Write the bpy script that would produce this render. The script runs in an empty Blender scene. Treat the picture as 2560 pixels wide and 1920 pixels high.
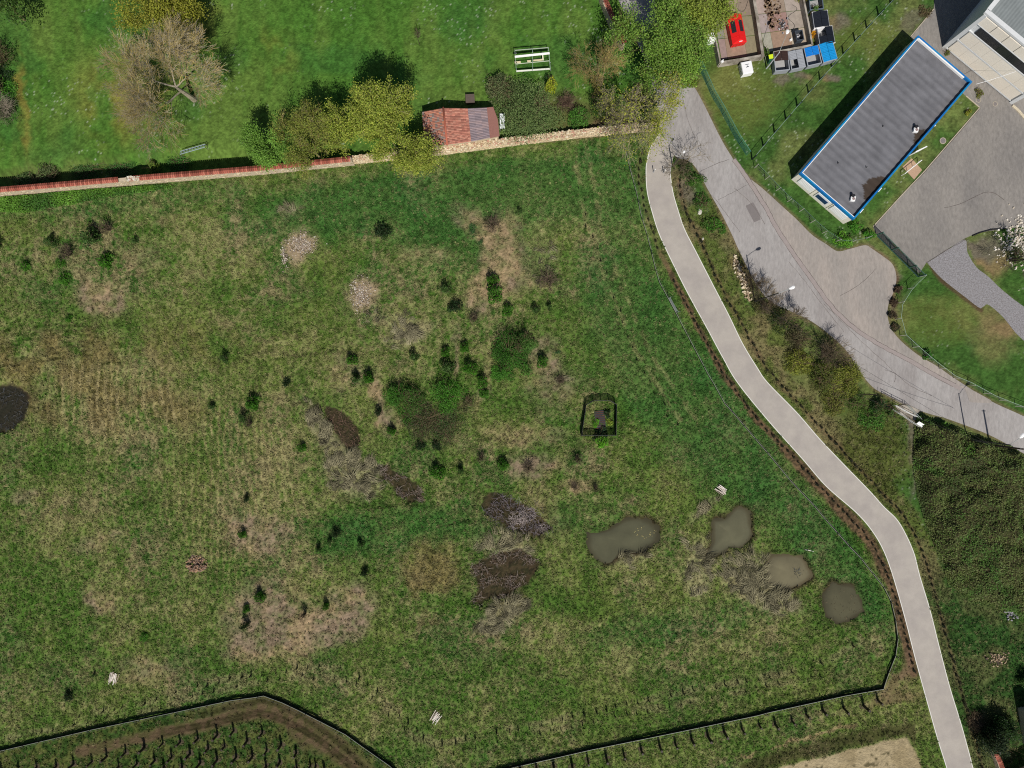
import bpy, math, random
import numpy as np
from mathutils import Vector
from mathutils.geometry import tessellate_polygon
random.seed(7)
SC = bpy.context.scene
COL = SC.collection
# ------------------------------------------------------------------ camera
CAM_H = 100.0            # drone height over the field, metres
S = 2560 / 150.0         # photo pixels per metre at ground level
cam = bpy.data.cameras.new('drone_camera')
cam.lens = 24.0; cam.sensor_width = 36.0; cam.clip_start = 0.5; cam.clip_end = 2000.0
cam_o = bpy.data.objects.new('drone_camera', cam)
cam_o.location = (0, 0, CAM_H); cam_o.rotation_euler = (0, 0, 0)
COL.objects.link(cam_o); SC.camera = cam_o
# ------------------------------------------------------------------ sky, sun, exposure
SUN_EL = math.radians(52.0)
TO_SUN = Vector((0.175 * math.cos(SUN_EL), -0.985 * math.cos(SUN_EL), math.sin(SUN_EL)))
world = bpy.data.worlds.new('World'); SC.world = world; world.use_nodes = True
nt = world.node_tree
bg = nt.nodes['Background']; bg.inputs['Strength'].default_value = 0.055
sky = nt.nodes.new('ShaderNodeTexSky'); sky.sky_type = 'NISHITA'; sky.sun_disc = False
sky.sun_elevation = SUN_EL; sky.sun_rotation = math.radians(170.0)
nt.links.new(sky.outputs['Color'], bg.inputs['Color'])
sun = bpy.data.lights.new('sun', 'SUN'); sun.energy = 4.4; sun.angle = math.radians(0.53); sun.color = (1.0, 0.955, 0.89)
sun_o = bpy.data.objects.new('sun', sun); sun_o.rotation_euler = TO_SUN.to_track_quat('Z', 'Y').to_euler()
sun_o.location = (20, -60, 120); COL.objects.link(sun_o)
SC.view_settings.view_transform = 'Standard'; SC.view_settings.look = 'None'
SC.view_settings.exposure = 0.0; SC.view_settings.gamma = 1.0; SC.view_settings.use_curve_mapping = False
SC.render.engine = 'CYCLES'; SC.cycles.max_bounces = 5; SC.cycles.diffuse_bounces = 2
SC.cycles.transparent_max_bounces = 4; SC.cycles.use_denoising = False; SC.cycles.filter_width = 1.1
# ------------------------------------------------------------------ helpers
def P(px, py, z=0.0):
    """place of a photo pixel, for a point z metres over the ground"""
    k = (CAM_H - z) / CAM_H / S
    return ((px - 1280) * k, -(py - 960) * k)
def PZ(px, py, z=0.0):
    x, y = P(px, py, z); return Vector((x, y, z))
def lin(c):
    if isinstance(c, str): c = tuple(int(c[i:i+2], 16) for i in (0, 2, 4))
    r = []
    for v in c:
        v = v / 255.0
        r.append(v / 12.92 if v <= 0.04045 else ((v + 0.055) / 1.055) ** 2.4)
    return tuple(r)
LA = lambda c: np.array(lin(c))
def tag(o, label=None, cat=None, group=None, kind=None):
    if label: o['label'] = label
    if cat: o['category'] = cat
    if group: o['group'] = group
    if kind: o['kind'] = kind
    return o
def empty(name, loc=(0, 0, 0), rz=0.0):
    o = bpy.data.objects.new(name, None); o.location = loc; o.rotation_euler = (0, 0, rz); o.empty_display_size = 0.3
    COL.objects.link(o); return o
class MB:
    def __init__(s): s.v = []; s.f = []; s.c = []; s.m = []; s.cur = (1, 1, 1); s.mi = 0
    def add(s, vs, fs, c=None):
        n = len(s.v); s.v.extend([tuple(q) for q in vs]); s.f.extend([tuple(i + n for i in q) for q in fs])
        s.c.extend([c or s.cur] * len(vs)); s.m.extend([s.mi] * len(fs))
    def box(s, x, y, z, lx, ly, lz, rz=0.0, c=None, taper=1.0):
        """x, y centre; z bottom"""
        ca, sa = math.cos(rz), math.sin(rz); vs = []
        for k, t in ((0, 1.0), (1, taper)):
            for a, b in ((-1, -1), (1, -1), (1, 1), (-1, 1)):
                u, w = a * lx / 2 * t, b * ly / 2 * t
                vs.append((x + u * ca - w * sa, y + u * sa + w * ca, z + k * lz))
        s.add(vs, [(3, 2, 1, 0), (4, 5, 6, 7), (0, 1, 5, 4), (1, 2, 6, 5), (2, 3, 7, 6), (3, 0, 4, 7)], c)
    def beam(s, a, b, w, h=None, c=None):
        a, b = Vector(a), Vector(b); d = (b - a).normalized(); h = h or w
        up = Vector((0, 0, 1)) if abs(d.z) < 0.95 else Vector((0, 1, 0))
        sx = d.cross(up).normalized(); sy = sx.cross(d).normalized(); vs = []
        for p in (a, b):
            for u, t in ((-1, -1), (1, -1), (1, 1), (-1, 1)): vs.append(p + sx * (u * w / 2) + sy * (t * h / 2))
        s.add(vs, [(3, 2, 1, 0), (4, 5, 6, 7), (0, 1, 5, 4), (1, 2, 6, 5), (2, 3, 7, 6), (3, 0, 4, 7)], c)
    def tube(s, a, b, r0, r1=None, n=8, c=None):
        a, b = Vector(a), Vector(b); d = (b - a).normalized(); r1 = r0 if r1 is None else r1
        up = Vector((0, 0, 1)) if abs(d.z) < 0.95 else Vector((0, 1, 0))
        sx = d.cross(up).normalized(); sy = sx.cross(d).normalized(); vs = []
        for p, r in ((a, r0), (b, r1)):
            for i in range(n):
                t = 2 * math.pi * i / n; vs.append(p + sx * (r * math.cos(t)) + sy * (r * math.sin(t)))
        fs = [(i, (i + 1) % n, n + (i + 1) % n, n + i) for i in range(n)] + [tuple(range(n))[::-1], tuple(range(n, 2 * n))]
        s.add(vs, fs, c)
    def prism(s, pts, z0, z1, c=None):
        n = len(pts); area = sum(pts[i][0] * pts[(i + 1) % n][1] - pts[(i + 1) % n][0] * pts[i][1] for i in range(n))
        if area < 0: pts = pts[::-1]
        vs = [(p[0], p[1], z0) for p in pts] + [(p[0], p[1], z1) for p in pts]
        if n > 6:
            tr = tessellate_polygon([[Vector((p[0], p[1], 0)) for p in pts]]); top = []
            for t in tr:
                a, b, d = [pts[i] for i in t]; cr = (b[0] - a[0]) * (d[1] - a[1]) - (b[1] - a[1]) * (d[0] - a[0])
                if abs(cr) > 1e-7: top.append(tuple(n + i for i in (t if cr > 0 else t[::-1])))
            s.add(vs, top + [(i, (i + 1) % n, n + (i + 1) % n, n + i) for i in range(n)], c); return
        s.add(vs, [tuple(range(n))[::-1], tuple(range(n, 2 * n))] + [(i, (i + 1) % n, n + (i + 1) % n, n + i) for i in range(n)], c)
    def build(s, name, mat, parent=None, loc=None, smooth=False, bevel=0.0):
        me = bpy.data.meshes.new(name); me.from_pydata(s.v, [], s.f)
        a = me.color_attributes.new('Col', 'FLOAT_COLOR', 'POINT')
        a.data.foreach_set('color', np.hstack([np.array(s.c, dtype=np.float32).reshape(-1, 3), np.ones((len(s.c), 1), np.float32)]).ravel())
        for m in (mat if isinstance(mat, (list, tuple)) else [mat]): me.materials.append(m)
        if isinstance(mat, (list, tuple)): me.polygons.foreach_set('material_index', s.m)
        if smooth: me.polygons.foreach_set('use_smooth', [True] * len(me.polygons))
        me.update(); o = bpy.data.objects.new(name, me); COL.objects.link(o)
        if parent: o.parent = parent
        if loc: o.location = loc
        if bevel:
            b = o.modifiers.new('bevel', 'BEVEL'); b.width = bevel; b.segments = 2; b.limit_method = 'ANGLE'
        return o
def np_mesh(name, V, F, C, mat, parent=None, smooth=False):
    """big meshes straight from arrays; F is n x 3 or n x 4"""
    V = np.asarray(V, np.float32); F = np.asarray(F, np.int32); k = F.shape[1]
    me = bpy.data.meshes.new(name); me.vertices.add(len(V)); me.vertices.foreach_set('co', V.ravel())
    me.loops.add(F.size); me.loops.foreach_set('vertex_index', F.ravel())
    me.polygons.add(len(F)); me.polygons.foreach_set('loop_start', np.arange(0, F.size, k, dtype=np.int32))
    me.update(calc_edges=True)
    me.polygons.foreach_set('use_smooth', np.full(len(F), bool(smooth)))
    if C is not None:
        a = me.color_attributes.new('Col', 'FLOAT_COLOR', 'POINT')
        a.data.foreach_set('color', np.hstack([np.asarray(C, np.float32), np.ones((len(V), 1), np.float32)]).ravel())
    me.materials.append(mat); me.update()
    o = bpy.data.objects.new(name, me); COL.objects.link(o)
    if parent: o.parent = parent
    return o
def clone(o, loc=None, rz=None, scale=None, label=None, group=None):
    c = o.copy(); COL.objects.link(c)
    for ch in list(o.children):
        d = ch.copy(); COL.objects.link(d); d.parent = c
        for g in list(ch.children):
            e = g.copy(); COL.objects.link(e); e.parent = d
    if loc is not None: c.location = loc
    if rz is not None: c.rotation_euler = (0, 0, rz)
    if scale is not None: c.scale = scale if hasattr(scale, '__len__') else (scale,) * 3
    if label: c['label'] = label
    if group: c['group'] = group
    return c
# smooth line through points
def catmull(pts, step=6.0):
    out = []; n = len(pts)
    for i in range(n - 1):
        p0 = np.array(pts[max(i - 1, 0)], float); p1 = np.array(pts[i], float)
        p2 = np.array(pts[i + 1], float); p3 = np.array(pts[min(i + 2, n - 1)], float)
        k = max(1, int(np.linalg.norm(p2 - p1) / step))
        for j in range(k):
            t = j / k
            out.append(tuple(0.5 * ((2 * p1) + (p2 - p0) * t + (2 * p0 - 5 * p1 + 4 * p2 - p3) * t * t + (3 * p1 - p0 - 3 * p2 + p3) * t ** 3)))
    out.append(tuple(map(float, pts[-1]))); return out
def walk(pts, step):
    """points every step along a line, with headings"""
    out = []; left = 0.0
    for (x0, y0), (x1, y1) in zip(pts[:-1], pts[1:]):
        L = math.hypot(x1 - x0, y1 - y0)
        if L < 1e-9: continue
        t = left
        while t < L:
            out.append((x0 + (x1 - x0) * t / L, y0 + (y1 - y0) * t / L, math.atan2(y1 - y0, x1 - x0))); t += step
        left = t - L
    return out
# ------------------------------------------------------------------ noise in numpy
_T = {}
def vn(x, y, cell, seed):
    if seed not in _T: _T[seed] = np.random.RandomState(seed).rand(256, 256).astype(np.float32)
    T = _T[seed]; gx = x / cell + 977.3; gy = y / cell + 733.7
    ix = np.floor(gx).astype(int); iy = np.floor(gy).astype(int)
    fx = gx - ix; fy = gy - iy; fx = fx * fx * (3 - 2 * fx); fy = fy * fy * (3 - 2 * fy)
    a = T[ix & 255, iy & 255]; b = T[(ix + 1) & 255, iy & 255]; c = T[ix & 255, (iy + 1) & 255]; d = T[(ix + 1) & 255, (iy + 1) & 255]
    return (a * (1 - fx) + b * fx) * (1 - fy) + (c * (1 - fx) + d * fx) * fy
def fbm(x, y, cell, octv=3, seed=1):
    s = 0; w = 1.0; t = 0
    for i in range(octv): s = s + w * vn(x, y, cell, seed + i); t += w; w *= 0.55; cell *= 0.47
    return s / t
def ss(a, b, v): t = np.clip((v - a) / (b - a), 0, 1); return t * t * (3 - 2 * t)
# ------------------------------------------------------------------ materials
_M = {}
def mat(name, base=(0.5, 0.5, 0.5), rough=0.8, vcol=False, noise=0.0, nscale=3.0, bump=0.0, bscale=20.0, trans=0.0, metal=0.0, col2=None, n2=0.5, spec=0.3, inst=None, stretch=None):
    if name in _M: return _M[name]
    m = bpy.data.materials.new(name); m.use_nodes = True; t = m.node_tree; N = t.nodes; L = t.links
    b = N['Principled BSDF']; b.inputs['Roughness'].default_value = rough; b.inputs['Metallic'].default_value = metal
    b.inputs['Specular IOR Level'].default_value = spec
    tc = N.new('ShaderNodeTexCoord'); src = tc.outputs['Object']
    if stretch:
        mp = N.new('ShaderNodeMapping'); mp.inputs['Scale'].default_value = stretch[:3]
        mp.inputs['Rotation'].default_value = (0, 0, stretch[3]); L.new(src, mp.inputs[0]); src = mp.outputs[0]
    if inst or vcol:
        a = N.new('ShaderNodeAttribute'); a.attribute_name = inst or 'Col'; a.attribute_type = 'INSTANCER' if inst else 'GEOMETRY'
        c = a.outputs['Color']
    else:
        r = N.new('ShaderNodeRGB'); r.outputs[0].default_value = (*base, 1); c = r.outputs[0]
    if col2:
        n = N.new('ShaderNodeTexNoise'); n.inputs['Scale'].default_value = n2; n.inputs['Detail'].default_value = 6; L.new(src, n.inputs['Vector'])
        rp = N.new('ShaderNodeMapRange'); rp.inputs[1].default_value = 0.4; rp.inputs[2].default_value = 0.62; L.new(n.outputs[0], rp.inputs[0])
        mx = N.new('ShaderNodeMix'); mx.data_type = 'RGBA'; L.new(rp.outputs[0], mx.inputs[0]); L.new(c, mx.inputs[6]); mx.inputs[7].default_value = (*col2, 1); c = mx.outputs[2]
    if noise:
        n = N.new('ShaderNodeTexNoise'); n.inputs['Scale'].default_value = nscale; n.inputs['Detail'].default_value = 8; n.inputs['Roughness'].default_value = 0.7
        L.new(src, n.inputs['Vector'])
        mr = N.new('ShaderNodeMapRange'); mr.inputs[1].default_value = 0.25; mr.inputs[2].default_value = 0.75
        mr.inputs[3].default_value = 1 - noise; mr.inputs[4].default_value = 1 + noise; L.new(n.outputs[0], mr.inputs[0])
        mu = N.new('ShaderNodeVectorMath'); mu.operation = 'SCALE'; L.new(c, mu.inputs[0]); L.new(mr.outputs[0], mu.inputs['Scale']); c = mu.outputs[0]
    L.new(c, b.inputs['Base Color'])
    if bump:
        n = N.new('ShaderNodeTexNoise'); n.inputs['Scale'].default_value = bscale; n.inputs['Detail'].default_value = 5; L.new(src, n.inputs['Vector'])
        bp = N.new('ShaderNodeBump'); bp.inputs['Strength'].default_value = 1.0; bp.inputs['Distance'].default_value = bump
        L.new(n.outputs[0], bp.inputs['Height']); L.new(bp.outputs[0], b.inputs['Normal'])
    if trans:
        tr = N.new('ShaderNodeBsdfTranslucent'); L.new(c, tr.inputs[0]); mx = N.new('ShaderNodeMixShader'); mx.inputs[0].default_value = trans
        L.new(b.outputs[0], mx.inputs[1]); L.new(tr.outputs[0], mx.inputs[2]); L.new(mx.outputs[0], N['Material Output'].inputs['Surface'])
    _M[name] = m; return m
M_leaf = mat('leaf', vcol=True, rough=0.6, trans=0.3, spec=0.25)
M_bark = mat('bark', vcol=True, rough=0.9, noise=0.25, nscale=6, spec=0.1)
M_conc = mat('concrete', lin((168, 160, 148)), 0.9, noise=0.25, nscale=1.5, bump=0.02, bscale=12, col2=lin((120, 112, 100)), n2=0.8)
M_metal = mat('galvanised_metal', lin((150, 155, 155)), 0.45, metal=0.6, noise=0.1)
M_white = mat('white_paint', (0.8, 0.8, 0.79), 0.5, noise=0.05, nscale=4)
M_green_metal = mat('green_coated_metal', lin((60, 100, 84)), 0.5, noise=0.12)
M_dark = mat('dark_plastic_and_pit_shade', (0.02, 0.022, 0.026), 0.5, noise=0.15)
M_vc = mat('painted_surface', vcol=True, rough=0.6, noise=0.12, nscale=3)
M_stone = mat('stone', vcol=True, rough=0.9, noise=0.3, nscale=5, bump=0.03, bscale=9)
# ------------------------------------------------------------------ outlines read off the photograph (photo pixels)
C3 = lambda ox, oy, pts: [(ox + x / 3.456, oy + y / 3.456) for x, y in pts]
PATH_L = catmull([(1648, 334), (1642, 344), (1627, 367), (1617, 405), (1615, 434), (1618, 480), (1630, 529), (1650, 590), (1691, 677), (1723, 740), (1766, 818), (1807, 894), (1844, 957), (1920, 1051), (2004, 1145), (2065, 1215), (2140, 1281), (2180, 1327), (2209, 1377), (2232, 1440), (2261, 1541), (2290, 1654), (2325, 1781), (2345, 1851), (2366, 1918), (2400, 2030), (2440, 2160)])
PATH_R = catmull([(1691, 378), (1681, 399), (1676, 434), (1682, 480), (1694, 523), (1711, 573), (1743, 636), (1783, 714), (1821, 787), (1856, 859), (1893, 920), (1919, 957), (1992, 1032), (2050, 1099), (2111, 1163), (2175, 1229), (2209, 1267), (2241, 1298), (2264, 1336), (2285, 1385), (2299, 1440), (2325, 1527), (2348, 1619), (2374, 1718), (2403, 1813), (2426, 1897), (2432, 1920), (2466, 2030), (2506, 2160)])
ROAD_L = catmull([(1500, -100), (1546, 0), (1572, 60), (1612, 150), (1636, 230), (1648, 310), (1665, 350), (1690, 392), (1716, 400), (1740, 420), (1772, 478), (1801, 529), (1830, 587), (1847, 625), (1888, 706), (1925, 752), (1976, 778), (2036, 808), (2108, 868), (2150, 930), (2180, 966), (2206, 983), (2267, 1015), (2325, 1035), (2368, 1047), (2470, 1086), (2560, 1134), (2700, 1210)])
ROAD_R = catmull([(1600, -100), (1636, 0), (1659, 58), (1690, 130), (1711, 179), (1749, 240), (1801, 344), (1830, 393), (1853, 428), (1905, 470), (1958, 518), (1992, 549), (2030, 587), (2065, 610), (2094, 628), (2125, 622), (2163, 613), (2180, 622), (2209, 642), (2232, 662), (2241, 694), (2235, 726), (2221, 761), (2219, 792), (2230, 824), (2253, 853), (2296, 888), (2340, 914), (2397, 953), (2478, 1003), (2560, 1041), (2700, 1110)])
YARD = [(2276, 92), (2334, 23), (2345, -90), (2760, -90), (2760, 520), (2560, 566), (2516, 572), (2470, 578), (2432, 587), (2412, 596), (2360, 628), (2316, 656), (2298, 684), (2240, 634), (2189, 583), (2183, 566), (2253, 489), (2311, 428), (2449, 269), (2412, 238), (2340, 170)]
GRAVEL = [(2318, 657), (2362, 629), (2412, 599), (2418, 630), (2441, 668), (2470, 691), (2502, 722), (2530, 745), (2580, 790), (2580, 860), (2545, 838), (2505, 790), (2467, 760), (2452, 771), (2412, 742), (2354, 696)]
SOIL = [(2267, 1847), (2200, 1856), (2100, 1877), (1990, 1908), (1930, 1922), (1880, 1940), (1880, 2100), (2370, 2100), (2310, 1930), (2290, 1885)]
W1 = C3(1280, 960, [(650, 1290), (800, 1270), (900, 1220), (1000, 1165), (1130, 1160), (1260, 1240), (1260, 1350), (1190, 1400), (1130, 1450), (950, 1450), (860, 1550), (800, 1575), (700, 1500), (650, 1420)])
W2 = C3(1280, 960, [(1740, 1180), (1850, 1160), (1960, 1060), (2040, 1090), (2060, 1200), (2080, 1300), (2000, 1410), (1880, 1420), (1800, 1470), (1700, 1480), (1740, 1380), (1740, 1280)])
W3 = [(1917, 1405), (1928, 1390), (1965, 1386), (2005, 1392), (2022, 1420), (2030, 1438), (2010, 1458), (1985, 1470), (1950, 1476), (1925, 1466), (1914, 1440)]
W4 = [(2056, 1486), (2080, 1452), (2104, 1460), (2138, 1468), (2154, 1500), (2160, 1528), (2126, 1550), (2098, 1562), (2064, 1542), (2058, 1515)]
D1 = C3(640, 960, [(600, 220), (640, 185), (760, 240), (870, 370), (910, 480), (880, 575), (780, 570), (700, 440), (620, 320)])
D2 = C3(640, 960, [(1030, 730), (1110, 690), (1200, 760), (1340, 850), (1440, 930), (1450, 1020), (1320, 1020), (1200, 930), (1080, 830)])
D3 = [(1203, 1262), (1225, 1232), (1262, 1235), (1300, 1252), (1340, 1285), (1388, 1322), (1350, 1338), (1300, 1335), (1250, 1310), (1215, 1285)]
D4 = [(1180, 1445), (1175, 1418), (1205, 1400), (1240, 1380), (1300, 1372), (1345, 1400), (1330, 1450), (1290, 1480), (1240, 1500), (1200, 1520), (1172, 1510), (1200, 1480)]
D5 = [(-30, 970), (30, 960), (62, 980), (72, 1015), (60, 1045), (30, 1075), (-30, 1080)]
TRACK1 = catmull([(380, 1812), (440, 1799), (538, 1779), (603, 1764), (668, 1754), (733, 1781), (800, 1820), (860, 1868), (912, 1920), (950, 1960)])
TRACK2 = catmull([(200, 1880), (330, 1850), (440, 1826), (538, 1807), (600, 1793), (652, 1783), (717, 1804), (800, 1852), (860, 1900), (890, 1930), (910, 1960)])
FENCE_E = [(1553, 335), (1562, 376), (1572, 417), (1590, 483), (1601, 538), (1616, 587), (1626, 625), (1636, 668), (1647, 706), (1668, 745), (1689, 784), (1708, 821), (1743, 888), (1769, 937), (1783, 960), (1810, 1009), (1836, 1038), (1893, 1105), (1920, 1136), (1975, 1203), (2033, 1264), (2062, 1299), (2123, 1368), (2146, 1391), (2180, 1434), (2206, 1466), (2224, 1501), (2235, 1547), (2241, 1596), (2235, 1637), (2218, 1680), (2205, 1718)]
FENCE_S = [(2205, 1718), (2108, 1735), (1989, 1761), (1920, 1776), (1890, 1784), (1694, 1825), (1482, 1868), (1280, 1914), (1170, 1938), (1060, 1964)]
FENCE_W = [(-60, 1888), (0, 1874), (237, 1819), (376, 1790), (579, 1747), (640, 1739), (663, 1735), (709, 1752), (747, 1770), (866, 1831), (906, 1860), (976, 1909), (987, 1920), (1030, 1962)]
HEDGE_L = [(1604, 386), (1598, 410), (1598, 445), (1600, 465), (1607, 497), (1642, 616), (1688, 706), (1731, 790), (1772, 868), (1810, 937), (1830, 966), (1896, 1053), (1966, 1125), (2036, 1203), (2111, 1281), (2175, 1351), (2209, 1420), (2221, 1443), (2241, 1498), (2261, 1585), (2285, 1677)]
HEDGE_R = [(1697, 450), (1702, 489), (1723, 552), (1752, 604), (1786, 682), (1824, 758), (1867, 836), (1911, 914), (1960, 972), (2007, 1021), (2056, 1076), (2102, 1122), (2123, 1148), (2172, 1197), (2209, 1238), (2244, 1272), (2285, 1333), (2311, 1394), (2331, 1466), (2348, 1527), (2371, 1614), (2395, 1706), (2420, 1787), (2441, 1860), (2455, 1920), (2470, 1980)]
ROW_A = [(203, 1790), (385, 1752), (446, 1728), (544, 1703), (605, 1692), (689, 1680), (741, 1670), (800, 1665), (855, 1668), (886, 1680), (929, 1712), (981, 1770), (1013, 1793), (1060, 1840), (1086, 1862), (1138, 1852), (1190, 1843), (1265, 1825), (1375, 1804), (1445, 1787), (1552, 1763), (1630, 1747), (1708, 1730), (1783, 1716), (1879, 1700), (1955, 1686), (2004, 1671), (2090, 1640), (2150, 1600)]
ROW_B = [(0, 1850), (100, 1828), (203, 1808), (385, 1775), (460, 1748), (605, 1712), (689, 1697), (765, 1690), (840, 1694), (886, 1706), (905, 1722), (945, 1755), (980, 1790), (1040, 1850), (1100, 1880), (1165, 1878), (1286, 1840), (1410, 1818), (1540, 1787), (1650, 1770), (1775, 1745), (1880, 1722), (1990, 1700), (2060, 1684)]
# ------------------------------------------------------------------ ground
gx = np.concatenate([[-700, -450, -300, -200, -150, -120, -100, -90, -84], np.arange(-80, 80.01, 0.2), [84, 90, 100, 120, 150, 200, 300, 450, 700]])
gy = np.concatenate([[-700, -450, -300, -200, -150, -110, -80, -70, -64], np.arange(-60, 60.01, 0.2), [64, 70, 80, 110, 150, 200, 300, 450, 700]])
X, Y = np.meshgrid(gx, gy); X = X.ravel(); Y = Y.ravel()
def polydist(px, py, poly, pad=40):
    """signed distance in photo pixels, positive inside; far points get -pad"""
    pl = np.array(poly, float); x0, y0 = pl.min(0) - pad; x1, y1 = pl.max(0) + pad
    out = np.full(px.shape, -float(pad)); idx = np.nonzero((px > x0) & (px < x1) & (py > y0) & (py < y1))[0]
    x = px[idx]; y = py[idx]; d = np.full(x.shape, 1e9); ins = np.zeros(x.shape, bool)
    for i in range(len(pl)):
        ax, ay = pl[i]; bx, by = pl[(i + 1) % len(pl)]
        ex, ey = bx - ax, by - ay; q = ex * ex + ey * ey + 1e-9
        t = np.clip(((x - ax) * ex + (y - ay) * ey) / q, 0, 1)
        d = np.minimum(d, (x - ax - t * ex) ** 2 + (y - ay - t * ey) ** 2)
        if ay != by: ins ^= ((ay > y) != (by > y)) & (x < ex * (y - ay) / ey + ax)
    d = np.sqrt(d); out[idx] = np.where(ins, d, -d); return np.maximum(out, -pad)
def linedist(px, py, line, pad=60):
    pl = np.array(line, float); x0, y0 = pl.min(0) - pad; x1, y1 = pl.max(0) + pad
    out = np.full(px.shape, float(pad)); idx = np.nonzero((px > x0) & (px < x1) & (py > y0) & (py < y1))[0]
    x = px[idx]; y = py[idx]; d = np.full(x.shape, float(pad) ** 2)
    for i in range(len(pl) - 1):
        ax, ay = pl[i]; ex, ey = pl[i + 1] - pl[i]; q = ex * ex + ey * ey + 1e-9
        t = np.clip(((x - ax) * ex + (y - ay) * ey) / q, 0, 1)
        d = np.minimum(d, (x - ax - t * ex) ** 2 + (y - ay - t * ey) ** 2)
    out[idx] = np.sqrt(d); return out
WALL_LINE = [(-60, 492), (0, 487), (330, 458), (870, 408), (1120, 385), (1280, 368), (1640, 330)]
def wall_y(px): return np.interp(px, [p[0] for p in WALL_LINE], [p[1] for p in WALL_LINE])
ROAD_POLY = ROAD_L[::3] + ROAD_R[::3][::-1]; PATH_POLY = PATH_L[::3] + PATH_R[::3][::-1]
def ground_at(X, Y, seedoff=0):
    """albedo, height, tuft density (field grass), pale-grass weight for ground points"""
    px = 1280 + X * S; py = 960 - Y * S
    w1 = (fbm(X, Y, 2.2, 4, 11) - .5); w2 = (fbm(X, Y, 2.2, 4, 21) - .5)
    qx = px + w1 * 46; qy = py + w2 * 46                       # ragged edges
    big = fbm(X, Y, 17, 3, 31); mid = fbm(X, Y, 4.2, 3, 41); fine = fbm(X, Y, 0.75, 3, 51); vf = fbm(X, Y, 0.3, 2, 61); mid2 = fbm(X, Y, 6.5, 3, 71)
    vfx = np.clip((vf - .5) * 2.3 + .5, 0, 1); vfx = vfx * .6 + .4 * np.clip((fbm(X, Y, .62, 2, 66) - .5) * 2.2 + .5, 0, 1)
    def blob(cx, cy, rx, ry, a=0.0, soft=0.45):
        a = math.radians(a); dx = qx - cx; dy = qy - cy
        u = (dx * math.cos(a) + dy * math.sin(a)) / rx; v = (-dx * math.sin(a) + dy * math.cos(a)) / ry
        return ss(1 + soft, 1 - soft, np.sqrt(u * u + v * v))
    G = lambda c: LA(c)[None, :]
    def mix(a, b, t): return a * (1 - t[:, None]) + b * t[:, None]
    # ---- rough field: green under straw
    lush_ = blob(1350, 480, 380, 90, -6) + blob(1000, 510, 420, 80, -6) + blob(1760, 1040, 130, 420, -40) + blob(1580, 720, 100, 320, -14) * .8 + blob(300, 500, 300, 40, -5) * .8 + blob(1000, 1320, 230, 60, -5) * .9 + blob(2090, 1400, 60, 240, -38) + blob(1700, 1560, 260, 40, -8) * .7 + blob(1130, 620, 160, 80) * .8 + blob(1480, 1290, 90, 60) * .6
    green = mix(G((66, 96, 36)) + 0 * X[:, None], G((92, 108, 50)), ss(.35, .7, big * .5 + mid * .5))
    green = mix(green, G((52, 90, 40)), ss(.5, .72, mid2) * .45)
    green = mix(green, G((46, 92, 44)), np.clip(lush_, 0, 1) * .55)
    straw_w = .28 + (mid - .5) * .6 + (mid2 - .5) * .3
    lush = np.clip(blob(1500, 470, 260, 90, -6) * .8 + blob(1050, 500, 420, 70, -6) * 1.1 + blob(1780, 1050, 150, 420, -42) * .9 + blob(1650, 760, 120, 300, -20) * .6
                   + blob(980, 1330, 220, 50, -5) * .8 + blob(2090, 1400, 60, 240, -38) * .9 + blob(1600, 1500, 160, 60, 0) * .6 + blob(1150, 600, 140, 60) * .7 + blob(1400, 1620, 500, 40, -8) * .4, 0, 1)
    dry = np.clip(blob(380, 640, 240, 110, 0) * .75 + blob(150, 930, 420, 120, 8) * 1.15 + blob(300, 1010, 250, 130) * .9 + blob(720, 1180, 120, 260, 0) * .8 + blob(1100, 760, 190, 110, 10) * .85
                  + blob(350, 1350, 420, 220) * .55 + blob(1500, 1620, 260, 70, 5) * 1.0 + blob(1820, 1500, 200, 120, 30) * 1.0 + blob(1180, 1700, 300, 60) * .45 + blob(1620, 1480, 120, 60, 20) * .6
                  + blob(640, 620, 130, 100) * .6 + blob(1480, 560, 110, 120) * .35 + blob(800, 1700, 90, 30, 20) * .7 + blob(1060, 1440, 110, 140) * .75 + blob(860, 900, 260, 80) * .5, 0, 1.2)
    straw_w = np.clip(straw_w - lush * .26 + dry * .26, 0.04, .8)
    rdg = 1 - np.abs(2 * fbm(X + w1 * 1.2, Y + w2 * 1.2, 1.15, 3, 58) - 1) * 3.2; rdg2 = 1 - np.abs(2 * fbm(X - w2, Y + w1, .7, 2, 59) - 1) * 3.0; fq = fbm(X, Y, .95, 3, 57); fq = (fq - .5) * 1.35 + .5; sm = ss(.86 - straw_w * .72, 1.02 - straw_w * .66, fq * .72 + vf * .28)
    sm = np.clip(np.maximum(sm * .8, ss(.35, .95, np.maximum(rdg, rdg2)) * np.clip(straw_w * 1.25, 0, .9)), 0, 1); straw_c = mix(G((134, 132, 88)) + 0 * X[:, None], G((140, 124, 96)), ss(.45, .7, mid2) * .8)
    c = mix(green, straw_c, sm * .9)
    dark_sp = ss(.58, .74, fbm(X, Y, .6, 2, 81)); c = c * (1 - .30 * dark_sp[:, None])
    red = np.clip(blob(130, 880, 200, 60, -5) * 1.2 + blob(270, 1010, 230, 70, 5) * 1.1 + blob(1080, 1460, 70, 110, 5) * 1.0 + blob(480, 870, 150, 60) * .5, 0, 1) * ss(.35, .6, mid)
    c = mix(c, G((110, 98, 62)) * (.25 + 1.35 * fbm(X, Y, .8, 2, 95)[:, None]), red * .8)
    # swept mowing streaks
    ang = np.arctan2(qy - 1250, qx + 900); st = np.sin(np.hypot(px + 1500 + w1 * 14, (py - 1000) * .25) * .40)
    streak = blob(560, 1200, 150, 260, 0) * .6 + blob(260, 1000, 160, 120) * .8
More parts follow.
